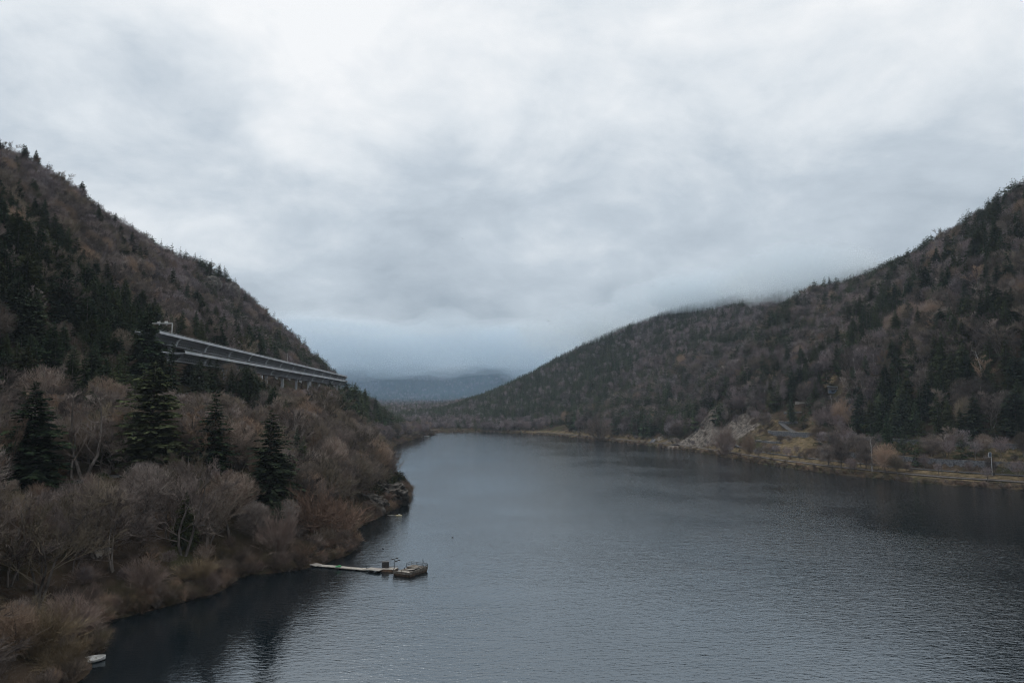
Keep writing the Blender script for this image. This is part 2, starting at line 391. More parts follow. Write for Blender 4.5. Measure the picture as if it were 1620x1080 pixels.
def axis(parts):
    out = []
    for a, b, st in parts: out += list(np.arange(a, b, st))
    return np.array(out + [parts[-1][1]], float)
GX = axis([(-7000, -2000, 500), (-2000, -800, 80), (-800, -330, 14), (-330, -30, 4), (-30, 110, 12), (110, 420, 4), (420, 1000, 14), (1000, 2000, 80), (2000, 7000, 500)])
_gy = [60.0]
while _gy[-1] < 2300: _gy.append(_gy[-1] + max(2.5, _gy[-1] * .011))
GY = np.concatenate([axis([(-2500, -400, 150), (-400, 60, 25)])[:-1], _gy, axis([(2340, 5600, 45), (5600, 9000, 340)])])
XX, YY = np.meshgrid(GX, GY)
_z, _d = terrain_raw(XX, YY)
ZZ = _z.reshape(XX.shape); DD = _d.reshape(XX.shape)
def _bil(G, x, y):
    x = np.asarray(x, float); y = np.asarray(y, float)
    i = np.clip(np.searchsorted(GX, x) - 1, 0, len(GX) - 2); j = np.clip(np.searchsorted(GY, y) - 1, 0, len(GY) - 2)
    fx = np.clip((x - GX[i]) / (GX[i + 1] - GX[i]), 0, 1); fy = np.clip((y - GY[j]) / (GY[j + 1] - GY[j]), 0, 1)
    return (G[j, i] * (1 - fx) + G[j, i + 1] * fx) * (1 - fy) + (G[j + 1, i] * (1 - fx) + G[j + 1, i + 1] * fx) * fy
def gz(x, y): return _bil(ZZ, x, y)
def gd(x, y): return _bil(DD, x, y)
def G(u, v, y0=110, y1=6000):
    """ground point under photo pixel"""
    d = ray(u, v); ys = y0 * (y1 / y0) ** np.linspace(0, 1, 1500); k = ys / d[1]
    xs = d[0] * k; zs = CAM_Z + d[2] * k
    below = zs < np.maximum(gz(xs, ys), 0)
    i = int(np.argmax(below)) if below.any() else len(ys) - 1
    return np.array([xs[i], ys[i], max(gz(xs[i], ys[i]), 0)])

# ground material with bare rock, dry grass and leaf litter
M_ground = base_mat('hillside_ground'); t = M_ground.node_tree
tcn = N(t, 'ShaderNodeTexCoord'); ov = tcn.outputs['Object']
litter = mix_col(t, smooth(t, noise_node(t, ov, .11, 6, .6), .35, .65), (.034, .026, .021), (.080, .060, .044))
litter = mix_col(t, smooth(t, noise_node(t, ov, .035, 4, .6), .48, .66), litter, (.048, .048, .026))
at_g = N(t, 'ShaderNodeAttribute', attribute_name='grass'); at_r = N(t, 'ShaderNodeAttribute', attribute_name='rock')
gcol = mix_col(t, smooth(t, noise_node(t, ov, .25, 6, .65), .35, .65), (.075, .062, .036), (.175, .135, .085))
mpr = N(t, 'ShaderNodeMapping'); mpr.inputs['Scale'].default_value = (1, 1, .22); mpr.inputs['Rotation'].default_value = (0, R(-35), 0); t.links.new(ov, mpr.inputs[0])
rcol = mix_col(t, smooth(t, noise_node(t, mpr.outputs[0], .42, 9, .7), .40, .60), (.045, .041, .037), (.215, .190, .168))
nb = noise_node(t, ov, .16, 5, .6)
fg = smooth(t, math_node(t, 'ADD', at_g.outputs['Fac'], math_node(t, 'MULTIPLY', math_node(t, 'SUBTRACT', nb, .5), 1.2)), .35, .6)
fr = smooth(t, math_node(t, 'ADD', at_r.outputs['Fac'], math_node(t, 'MULTIPLY', math_node(t, 'SUBTRACT', nb, .5), 1.2)), .35, .6)
col = mix_col(t, fg, litter, gcol); col = mix_col(t, fr, col, rcol)
bs = N(t, 'ShaderNodeBsdfDiffuse'); t.links.new(col, bs.inputs[0])
bn = N(t, 'ShaderNodeBump'); bn.inputs['Distance'].default_value = 1.2; t.links.new(noise_node(t, ov, .5, 8, .65), bn.inputs['Height']); t.links.new(bn.outputs[0], bs.inputs['Normal'])
om = N(t, 'ShaderNodeOutputMaterial'); t.links.new(bs.outputs[0], om.inputs[0])

ny, nx = XX.shape
idx = np.arange(nx * ny).reshape(ny, nx)
quads = np.stack([idx[:-1, :-1], idx[:-1, 1:], idx[1:, 1:], idx[1:, :-1]], -1).reshape(-1, 4)
gme = mesh_np('ground', np.stack([XX, YY, ZZ], -1).reshape(-1, 3), [quads], M_ground, smooth_shade=True)
grass = np.zeros(XX.shape); rock = np.zeros(XX.shape)
rightside = (XX > 0) & (DD > 0)
grass += rightside * sstep(2, 8, DD) * sstep(34, 24, DD) * .62 * (YY < 1380)
grass += rightside * sstep(34, 38, DD) * sstep(76, 66, DD) * .45 * (YY < 760)
for x_, y_, r_ in GRASS: grass += np.exp(-((XX - x_) ** 2 + (YY - y_) ** 2) / (r_ * r_)) * .9
grass += np.exp(-((XX + 430) / 130) ** 2 - ((YY - 3000) / 90) ** 2) * 1.2
for x_, y_, r_ in ROCKS: rock += np.exp(-((XX - x_) ** 2 + (YY - y_) ** 2) / (r_ * r_)) * .95
for nm, arr in (('grass', grass), ('rock', rock)):
    a = gme.attributes.new(nm, 'FLOAT', 'POINT'); a.data.foreach_set('value', arr.ravel().astype(np.float32))
new_obj('ground', gme, kind='structure')

# ------------------------------------------------------------------ lake water
M_water = base_mat('lake_water'); t = M_water.node_tree
tcn = N(t, 'ShaderNodeTexCoord'); ov = tcn.outputs['Object']
mp = N(t, 'ShaderNodeMapping'); mp.inputs['Scale'].default_value = (.45, 1.0, 1); mp.inputs['Rotation'].default_value = (0, 0, R(-12)); t.links.new(ov, mp.inputs[0])
w1 = noise_node(t, mp.outputs[0], 1.15, 3, .55, .35); w2 = noise_node(t, mp.outputs[0], .3, 2, .5, .2)
patch = smooth(t, noise_node(t, ov, .012, 3, .55, .5), .36, .62, .62, 1.08)
sx = N(t, 'ShaderNodeSeparateXYZ'); t.links.new(ov, sx.inputs[0])
lee = smooth(t, math_node(t, 'ADD', sx.outputs[0], math_node(t, 'MULTIPLY', sx.outputs[1], .09)), -64, 4, .27, 1.0)      # less wind under the left bank
hgt = math_node(t, 'MULTIPLY', math_node(t, 'MULTIPLY', math_node(t, 'ADD', w1, math_node(t, 'MULTIPLY', w2, .8)), patch), lee)
bn = N(t, 'ShaderNodeBump'); bn.inputs['Distance'].default_value = .165; t.links.new(hgt, bn.inputs['Height'])
pb = N(t, 'ShaderNodeBsdfPrincipled'); pb.inputs['Base Color'].default_value = (.004, .008, .011, 1); pb.inputs['Roughness'].default_value = .06; pb.inputs['IOR'].default_value = 2.65; pb.inputs['Specular Tint'].default_value = (.80, .91, 1.0, 1)
t.links.new(bn.outputs[0], pb.inputs['Normal'])
om = N(t, 'ShaderNodeOutputMaterial'); t.links.new(pb.outputs[0], om.inputs[0])
cen = LAKE_S
nrm = np.roll(cen, -1, 0) - np.roll(cen, 1, 0); nrm = np.stack([nrm[:, 1], -nrm[:, 0]], -1); nrm /= np.linalg.norm(nrm, axis=1)[:, None]
_t = cen + nrm * 1.0
if (lake_dist(_t[:, 0], _t[:, 1]) > 0).mean() < .5: nrm = -nrm
wp = cen + nrm * 3.0
import bmesh
bm = bmesh.new(); bf = bm.faces.new([bm.verts.new((a, b, 0)) for a, b in wp]); bmesh.ops.triangulate(bm, faces=[bf])
wme = bpy.data.meshes.new('lake'); bm.to_mesh(wme); bm.free(); wme.materials.append(M_water)
if wme.polygons[0].normal.z < 0: wme.flip_normals()
new_obj('lake', wme, kind='structure')
# ------------------------------------------------------------------ motorway viaduct, two decks
def viaduct(name, label, xf, z, y0, y1, span, first_pier, depth=5.2, half=6.6, bot=2.6):
    root = new_obj(name, None, loc=(0, 0, 0), label=label, cat='viaduct')
    ys = np.arange(y0, y1 + .1, span / 4)
    C = [Vector((float(xf(y)), float(y), z)) for y in ys]
    def off(i, s, dz):
        d = (C[min(i + 1, len(C) - 1)] - C[max(i - 1, 0)]).normalized(); n = Vector((d.y, -d.x, 0)); return C[i] + n * s + Vector((0, 0, dz))
    def sweep(nm, prof, mat):
        m = MB(); m.loft([[off(i, s, dz) for s, dz in prof] for i in range(len(C))]); return m.build(nm, mat, root)
    sweep('deck', [(-half, 0), (half, 0), (half, -.35), (bot + .6, -.75), (-bot - .6, -.75), (-half, -.35)], M_conc)
    sweep('road_surface', [(-half + .6, .06), (half - .6, .06), (half - .6, .01), (-half + .6, .01)], M_asphalt)
    for s in (-1, 1):
        sweep('parapet', [(s * half - .12, -.55), (s * half + .16, -.55), (s * half + .16, .95), (s * half - .12, .95)], M_conc_light)
    sweep('bottom_slab', [(-bot, -depth), (bot, -depth), (bot, -depth - .55), (-bot, -depth - .55)], M_conc)
    m = MB()
    for s in (-1, 1):
        for i in range(len(C)): m.tube([off(i, s * (half - .4), 1.0), off(i, s * (half - .4), 1.7)], .06, 4)
        m.tube([off(i, s * (half - .4), 1.65) for i in range(len(C))], .05, 4)
    m.build('guard_rail', M_galv, root)
    # crossed concrete diagonals of both inclined webs, one panel for each quarter span
    for i in range(len(C) - 1):
        for s in (-1, 1):
            m = MB()
            for q in range(4):
                T0, T1, B0, B1 = off(i, s * (half - 1.2), -.5), off(i + 1, s * (half - 1.2), -.5), off(i, s * (bot - .15), -depth), off(i + 1, s * (bot - .15), -depth)
                m.tube([T0.lerp(T1, q / 4), B0.lerp(B1, (q + 1) / 4)], .2, 4); m.tube([T0.lerp(T1, (q + 1) / 4), B0.lerp(B1, q / 4)], .2, 4)
            m.build('lattice_web', M_conc, root)
    # piers with V heads
    y = first_pier
    while y < y1 - 6:
        x = float(xf(y)); g = min(float(gz(x + s, y)) for s in (-4, 0, 4)) - 1.5
        d = Vector((float(xf(y + 1)) - x, 1, 0)).normalized(); n = Vector((d.y, -d.x, 0)); c = Vector((x, y, 0))
        m = MB(); zt = z - depth - .55
        m.loft([[c + n * a * w + d * b * w + Vector((0, 0, zz)) for a, b in ((-1.0, -.8), (1.0, -.8), (1.0, .8), (-1.0, .8))] for zz, w in ((g, 1.2), (zt - 3, .85), (zt, 1.25))])
        pier = m.build('pier', M_conc_light, root)
        for s in (-1, 1):
            m = MB(); m.loft([[c + n * (s * so) + d * b + n * a + Vector((0, 0, zz)) for a, b in ((-.35, -.7), (.35, -.7), (.35, .7), (-.35, .7))] for so, zz in ((bot + .55, zt - .2), (bot + 1.5, z - depth * .55), (half - .35, z - .42))])
            m.build('strut', M_conc_light, pier)
        y += span
    return root
viaduct('viaduct', 'upper deck of the grey concrete motorway viaduct on the left mountainside', VX_UP, VZ_UP, 387, 1005, 46.0, 417, depth=4.6)
viaduct('viaduct', 'lower deck of the grey concrete motorway viaduct, nearer the lake', VX_LO, VZ_LO, 374, 830, 43.0, 408, depth=4.2)

# sign gantry on the upper deck
gy = 404.0; gx = float(VX_UP(gy)) + 6.2
r_ = new_obj('sign_gantry', None, loc=(gx, gy, VZ_UP), label='white sign gantry over the near end of the upper viaduct deck', cat='gantry')
MB().tube([(0, 0, -.3), (0, 0, 7.2)], .26, 8).build('post', M_white, r_)
MB().box((-5.6, 0, 7.0), (11.6, .45, .5)).build('arm', M_white, r_)
for sx in (-3.2, -7.4):
    s_ = MB().box((sx, -.45, 7.5), (1.9, .3, 1.5)).build('sign_box', M_white, r_)
    MB().box((sx, 0, 6.3), (.5, .4, .9)).build('bracket', M_galv, s_)
ly = 662.0; lx = float(VX_UP(ly)) + 6.0
r_ = new_obj('camera_mast', None, loc=(lx, ly, VZ_UP), label='slim pale mast standing on the middle of the upper viaduct deck', cat='mast')
MB().tube([(0, 0, -.2), (0, 0, 8.2)], [.16, .09], 6).build('pole', M_white, r_)
MB().box((.15, -.2, 8.2), (.35, .6, .3)).build('camera_head', M_galv, r_)

# ------------------------------------------------------------------ rocks
def rock_mesh(name, size, seed, sub=5, rough=.42, freq=1.3, undercut=0.0, terrace=.0):
    bm = bmesh.new(); bmesh.ops.create_icosphere(bm, subdivisions=sub, radius=1.0)
    co = np.array([v_.co[:] for v_ in bm.verts])
    sg = np.sign(co) * np.abs(co) ** .72
    n = (fbm(co[:, 0] * freq + co[:, 2] * .7 + 11, co[:, 1] * freq + co[:, 2] * 1.1 + 5, seed, 5) - .5) + .55 * (np.abs(fbm(co[:, 0] * 2.2 * freq + 3, co[:, 2] * 2.6 * freq + co[:, 1] * 2 * freq, seed + 3, 4) - .5) * -2 + .25)
    crack = np.floor((fbm(co[:, 0] * 3, co[:, 1] * 3 + co[:, 2] * .6, seed + 9, 2)) * 7) / 7 - .5
    k = 1 + rough * n * 1.5 + crack * .22
    p = sg * k[:, None]
    if undercut: p[:, :2] *= (1 + undercut * np.clip(p[:, 2:3], -1, 1))
    p = p * np.array(size)
    for v_, c in zip(bm.verts, p): v_.co = c
    me = bpy.data.meshes.new(name); bm.to_mesh(me); bm.free(); return me
def rock_thing(name, label, p, size, seed, rz=0.0, mat=None, **kw):
    me = rock_mesh(name, size, seed, **kw); me.materials.append(mat or M_rock)
    o = new_obj(name, me, loc=tuple(p), label=label, cat='rock'); o.rotation_euler = (0, 0, rz); return o
w_ = W(628, 800)
rock_thing('rock_point', 'overhanging grey rock at the tip of the wooded point', (w_[0] - 5.5, w_[1] + 8, 3.2), (8.5, 13, 8.5), 4, .3, M_rock_dark, undercut=.28, rough=.5)
w_ = W(602, 812)
rock_thing('rock_bank', 'low grey rock wall along the water before the wooded point', (w_[0] - 6.0, w_[1] + 7, 1.4), (7.0, 13, 6.6), 8, .5, M_rock_dark, undercut=.1, rough=.5)
for u, v_, s_, sd_, lab in ((352, 456, (11, 12, 12), 13, 'pale cliff with an overhang at the end of the left ridge'), (333, 456, (10, 10, 8), 17, 'pale rock band left of the cliff on the left ridge'), (364, 474, (7, 9, 11), 23, 'pale rock rib right below the cliff on the left ridge'),
                       (157, 371, (3, 4, 3), 29, 'small pale rock showing through the trees high on the left slope'), (66, 335, (3, 4, 3), 31, 'small pale rock near the top left of the slope')):
    g = G(u, v_); rock_thing('cliff', lab, (g[0] + 2.5, g[1] - 5, g[2] + s_[2] * .45), s_, sd_, .8, rough=.6)
for i, (u, v_, s_) in enumerate(((296, 934, 1.1), (272, 942, .9), (262, 950, .7), (338, 925, .8), (246, 957, 1.0))):
    g = W(u, v_); lab = ('pale boulder at the foot of the reed clump on the near shore', 'flat pale stone left of the reed clump at the waterline', 'small grey stone at the waterline left of the flat pale stone', 'grey stone right of the reed clump at the waterline', 'pale stone by the low brown bush on the near shore')[i]
    rock_thing('boulder', lab, (g[0] - .6, g[1] + .5, .25), (s_ * 1.3, s_, s_ * .7), 40 + i, i, sub=3)

# ------------------------------------------------------------------ right shore: railway, road, walls
def right_x(Y, d):
    lo, hi = float(shore_right(Y)) - 40, float(shore_right(Y)) + 260
    lo = max(lo, np.interp(Y, [300, 1000, 1372], [160, 20, -80]))
    xs = np.linspace(lo, hi, 900); dd = gd(xs, np.full(900, Y)); m = np.where(dd > d)[0]
    return float(xs[m[0]]) if len(m) else hi
def strip(name, d0, d1, Y0, Y1, dz, mat, step=8.0, parent=None, thick=.5, **kw):
    m = MB(); ys = np.arange(Y0, Y1, step); rings = []
    for Y in ys:
        a = right_x(Y, d0); b = right_x(Y, d1); zc_ = (float(gz(a, Y)) + float(gz(b, Y))) / 2 + dz
        zc_ = max(zc_, float(gz(a, Y)) + .08, float(gz(b, Y)) + .08)
        rings.append([(a, Y, zc_), (b, Y, zc_), (b, Y, zc_ - thick), (a, Y, zc_ - thick)])
    m.loft(rings); return m.build(name, mat, parent, **kw)
bed = strip('railway_bed', 9, 13.5, 410, 1290, .25, M_ballast, kind='structure')
for k in (10.45, 11.95):
    m = MB(); pts = []
    for Y in np.arange(412, 1285, 10): pts.append((right_x(Y, k), Y, max(float(gz(right_x(Y, 9), Y)), float(gz(right_x(Y, 13.5), Y))) + .5))
    m.tube(pts, .1, 4); m.build('rail', M_rail, bed)
strip('lakeside_path', 24, 27.5, 410, 760, .12, M_asphalt, kind='structure')
strip('mountain_road', 65, 70.5, 420, 735, .15, M_asphalt, kind='structure')
def offset_wall(name, label, d, Y0, Y1, h, buttress=8.0, mat=None):
    root = new_obj(name, None, label=label, cat='wall'); ys = np.arange(Y0, Y1, 6.0)
    xs = [right_x(Y, d) for Y in ys]; zb = [min(float(gz(x - 2.5, Y)), float(gz(x, Y))) - .6 for x, Y in zip(xs, ys)]
    zb = np.convolve(np.pad(zb, 3, 'edge'), np.ones(7) / 7, 'valid'); zt = zb + h
    root.location = (xs[0], ys[0], zb[0]); o_ = Vector(root.location)
    V = lambda *a: Vector(a) - o_
    m = MB(); m.loft([[V(x - .45, Y, b), V(x + .5, Y, b), V(x + .5, Y, t_), V(x - .25, Y, t_)] for x, Y, b, t_ in zip(xs, ys, zb, zt)]); m.build('wall_body', mat or M_stone, root)
    m = MB(); m.loft([[V(x - .45, Y, t_ + .003), V(x + .65, Y, t_ + .003), V(x + .65, Y, t_ + .3), V(x - .45, Y, t_ + .3)] for x, Y, t_ in zip(xs, ys, zt)]); m.build('coping', M_stone, root)
    if buttress:
        for Y in np.arange(Y0 + 4, Y1 - 8, buttress):
            x = np.interp(Y, ys, xs); b = np.interp(Y, ys, zb); t_ = np.interp(Y, ys, zt)
            m = MB(); m.loft([[V(x - e_, Y - .45, zz), V(x - .2, Y - .45, zz), V(x - .2, Y + .45, zz), V(x - e_, Y + .45, zz)] for zz, e_ in ((b, 1.0), (t_ - .5, .6))]); m.build('buttress', M_stone, root)
    return root
offset_wall('retaining_wall', 'lower buttressed stone retaining wall above the railway on the right shore', 34.6, 430, 600, 5.6, 6.0)
offset_wall('retaining_wall', 'upper dark stone wall holding the road below the right slope conifers', 62.6, 430, 620, 5.2, 0)
def px_wall(name, label, u0, v0, u1, v1, h, mat=None, thick=1.2):
    a, b = Vector(G(u0, v0)), Vector(G(u1, v1)); d = (b - a); d.z = 0; L = d.length; d.normalize(); n = Vector((-d.y, d.x, 0))
    if n.y < 0: n = -n
    z1 = (a.z + b.z) / 2; lo = min(a.z, b.z) - 2.5
    root = new_obj(name, None, loc=(a.x, a.y, z1), label=label, cat='wall')
    m = MB(); k = 7; rings = []
    for i in range(k + 1):
        p = a + d * L * i / k - a; j = .25 * math.sin(i * 2.1 + u0)
        rings.append([p + Vector((0, 0, lo - z1)), p + n * thick + Vector((0, 0, lo - z1)), p + n * thick + Vector((0, 0, h + j)), p + Vector((0, 0, h + j))])
    m.loft(rings).build('wall_body', mat or M_stone, root)
    m = MB()
    m.loft([[r0[3] + Vector((0, 0, .003)) - n * .12, r0[2] + Vector((0, 0, .003)) + n * .1, r0[2] + Vector((0, 0, .28)) + n * .1, r0[3] + Vector((0, 0, .28)) - n * .12] for r0 in rings]).build('coping', M_plaster, root)
    return root
px_wall('terrace_wall', 'long dark terrace wall lowest on the right slope above the railway', 1215, 686, 1290, 688, 1.8)
px_wall('terrace_wall', 'dark terrace wall below the dry grass terrace of the right slope', 1232, 672, 1262, 671, 2.2)
px_wall('terrace_wall', 'short terrace wall with a pale top edge above the dry grass terrace', 1240, 655, 1268, 653, 1.6)
px_wall('terrace_wall', 'pale terrace wall highest of the terraces below the ruined hut', 1258, 640, 1286, 638, 1.6, M_plaster)
px_wall('terrace_wall', 'grey wall at the start of the road beside the railway, left of the pale birch', 1195, 700, 1235, 702, 1.6)
# ruined hut
g = G(1318, 622)
r_ = new_obj('ruined_hut', None, loc=tuple(g), label='ruined pale hut with a flat slab roof on the terraced right slope', cat='hut'); r_.rotation_euler = (0, 0, R(-28))
MB().box((0, 2.8, 2.6), (9, .5, 6.6)).build('back_wall', M_plaster, r_)
for sx in (-4.25, 4.25): MB().box((sx, 0, 2.2), (.5, 5.2, 5.8)).build('side_wall', M_plaster, r_)
fw = MB().box((0, -2.8, 1.0), (8.0, .4, 3.2)).build('front_wall', M_roof, r_)
MB().box((.3, -3.02, 1.3), (3.0, .1, 1.5)).build('opening_shade_panel', M_dark, fw)  # solid panel, blackness painted for the shade inside the hut
MB().box((-.3, 0, 6.15), (10.2, 6.8, .45), 0, R(3)).build('roof_slab', M_conc_light, r_)
MB().box((0, -.2, 3.35), (8.0, 5.0, .3)).build('floor_slab', M_deck, r_)
# concrete chute
a, b = Vector(G(1052, 676)), Vector(G(1031, 701))
r_ = new_obj('concrete_chute', None, loc=tuple(b), label='pale concrete chute running down to the right shore', cat='chute')
d = a - b; n = Vector((d.y, -d.x, 0)).normalized(); L = d.length
m = MB(); m.loft([[p - n * 2.2 + Vector((0, 0, -1.5)), p + n * 2.2 + Vector((0, 0, -1.5)), p + n * 2.2 + Vector((0, 0, .5)), p - n * 2.2 + Vector((0, 0, .5))] for p in (Vector((0, 0, 0)), d)]).build('channel_floor', M_stone, r_)
for s in (-1, 1):
    m = MB(); m.loft([[p + n * (2.2 * s - .3) + Vector((0, 0, -1)), p + n * (2.2 * s + .3) + Vector((0, 0, -1)), p + n * (2.2 * s + .3) + Vector((0, 0, 1.4)), p + n * (2.2 * s - .3) + Vector((0, 0, 1.4))] for p in (Vector((0, 0, 0)), d)]).build('side_wall', M_conc_dark, r_)
# railway masts, fence, signal
mast_names = []
ym = 436.0; i = 0
ORD = ['first', 'second', 'third', 'fourth', 'fifth', 'sixth', 'seventh', 'eighth', 'ninth', 'tenth', 'eleventh', 'twelfth', 'thirteenth', 'fourteenth']
while ym < 1000 and i < 14:
    x = right_x(ym, 15.2); z0 = float(gz(x, ym))
    r_ = new_obj('railway_mast', None, loc=(x, ym, z0 - .2), label=ORD[i] + ' slim railway mast from the right edge along the right shore', cat='mast', group='masts along the right shore railway')
    MB().tube([(0, 0, 0), (0, 0, 7.6)], [.13, .09], 6).build('post', M_dark_metal, r_)
    MB().tube([(0, 0, 6.3), (-3.2, .3, 6.9)], .06, 4).build('cantilever', M_dark_metal, r_)
    ym += 40; i += 1
m = MB(); pts = []
for Y in np.arange(436, 960, 8): pts.append((right_x(Y, 12.0), Y, float(gz(right_x(Y, 15.2), Y)) + 6.7 - .35 * math.sin(math.pi * ((Y - 436) % 40) / 40)))
m.tube(pts, .03, 3).build('overhead_wire', M_dark_metal, label='overhead wire strung between the masts of the right shore railway', cat='wire')
r_ = new_obj('rockfall_fence', None, loc=(right_x(440, 30.0), 440, float(gz(right_x(440, 30.0), 440))), label='row of thin dark posts with wires beside the right shore road', cat='fence')
o_ = Vector(r_.location); tops = []
for Y in np.arange(440, 740, 6.5):
    x = right_x(Y, 30.0); z0 = float(gz(x, Y)); hh = 3.0 + .5 * math.sin(Y)
    MB().tube([Vector((x, Y, z0 - .3)) - o_, Vector((x, Y, z0 + hh)) - o_], .085, 4).build('post', M_dark_metal, r_); tops.append((x, Y, z0))
for k in (1.2, 2.2, 2.9):
    MB().tube([Vector((x, Y, z0 + k)) - o_ for x, Y, z0 in tops], .025, 3).build('wire', M_dark_metal, r_)
g = G(1570, 752); 
r_ = new_obj('railway_signal', None, loc=tuple(g), label='railway signal with a blue panel on a pale post near the right edge', cat='signal')
MB().tube([(0, 0, -.3), (0, 0, 14.5)], .17, 8).build('post', M_galv, r_)
f_ = MB().box((-.9, -.2, 13.2), (1.9, .3, 3.0)).build('frame', M_galv, r_); MB().box((-.9, -.4, 13.2), (1.5, .12, 2.6)).build('panel', M_roof, f_)
MB().box((.5, -.3, .8), (1.1, .9, 1.9)).build('cabinet', M_dark_metal, r_)

# ------------------------------------------------------------------ left bank: shed and wall
g = G(306, 846)
r_ = new_obj('shed', None, loc=tuple(g), label='small shed with a blue-grey sheet roof behind the large spreading bare tree', cat='shed'); r_.rotation_euler = (0, 0, R(25))
for c_, s_ in (((0, -2, 1.2), (5, .2, 2.6)), ((0, 2, 1.2), (5, .2, 2.6)), ((-2.4, 0, 1.2), (.2, 3.8, 2.6)), ((2.4, 0, 1.2), (.2, 3.8, 2.6))): MB().box(c_, s_).build('wall', M_rust, r_)
rf = MB().loft([[(-3, -2.6, 2.55), (3, -2.6, 2.55), (3, -2.6, 2.68), (-3, -2.6, 2.68)], [(-3, 0, 3.6), (3, 0, 3.6), (3, 0, 3.73), (-3, 0, 3.73)], [(-3, 2.6, 2.55), (3, 2.6, 2.55), (3, 2.6, 2.68), (-3, 2.6, 2.68)]]).build('roof', M_roof, r_)
dr = MB().box((.6, -2.13, 1.0), (.95, .08, 2.0)).build('door', M_dark_metal, r_)
px_wall('stone_wall', 'short pale stone wall glimpsed through the bare trees on the near bank', 148, 886, 178, 876, 1.4, M_plaster)
a = [G(u, v_) for u, v_ in ((-30, 772), (40, 768), (120, 763), (190, 752), (260, 735), (310, 712), (360, 702), (420, 698))]
m = MB(); rings = []
for i in range(len(a)):
    d = Vector(a[min(i + 1, len(a) - 1)] - a[max(i - 1, 0)]); d.z = 0; d.normalize(); n = Vector((-d.y, d.x, 0)); p = Vector(a[i])
    zz = max(float(gz(*(p + n * s).xy)) for s in (-2.6, 0, 2.6)) + .12
    rings.append([Vector((*(p - n * 2.6).xy, zz)), Vector((*(p + n * 2.6).xy, zz)), Vector((*(p + n * 2.6).xy, zz - 1.2)), Vector((*(p - n * 2.6).xy, zz - 1.2))])
m.loft(rings).build('lakeside_road', M_asphalt, kind='structure')
# ------------------------------------------------------------------ tree shapes
def tubes_np(P0, P1, R0, R1, k):
    """n straight tapered prisms -> verts, quads"""
    P0 = np.asarray(P0, float); P1 = np.asarray(P1, float); n = len(P0)
    d = P1 - P0; d /= np.linalg.norm(d, axis=1)[:, None] + 1e-9
    ref = np.where(np.abs(d[:, 2:3]) < .9, np.array([[0, 0, 1.]]), np.array([[0, 1., 0]]))
    a = np.cross(d, ref); a /= np.linalg.norm(a, axis=1)[:, None]; b = np.cross(a, d)
    t = np.arange(k) * 2 * math.pi / k
    ring = a[:, None] * np.cos(t)[None, :, None] + b[:, None] * np.sin(t)[None, :, None]
    v0 = P0[:, None] + ring * np.asarray(R0, float)[:, None, None]; v1 = P1[:, None] + ring * np.asarray(R1, float)[:, None, None]
    verts = np.concatenate([v0, v1], 1).reshape(-1, 3)
    j = np.arange(k); j2 = (j + 1) % k
    q = np.stack([j, j2, j2 + k, j + k], -1)[None] + (np.arange(n) * 2 * k)[:, None, None]
    return verts, q.reshape(-1, 4)
def blades_np(P0, P1, Wd, side):
    """n thin triangles from P0 (width Wd) to a point at P1"""
    s = side * (np.asarray(Wd, float) / 2)[:, None]
    verts = np.stack([P0 - s, P0 + s, P1], 1).reshape(-1, 3)
    return verts, np.arange(len(P0) * 3).reshape(-1, 3)
def unit(v): return v / (np.linalg.norm(v, axis=-1, keepdims=True) + 1e-9)

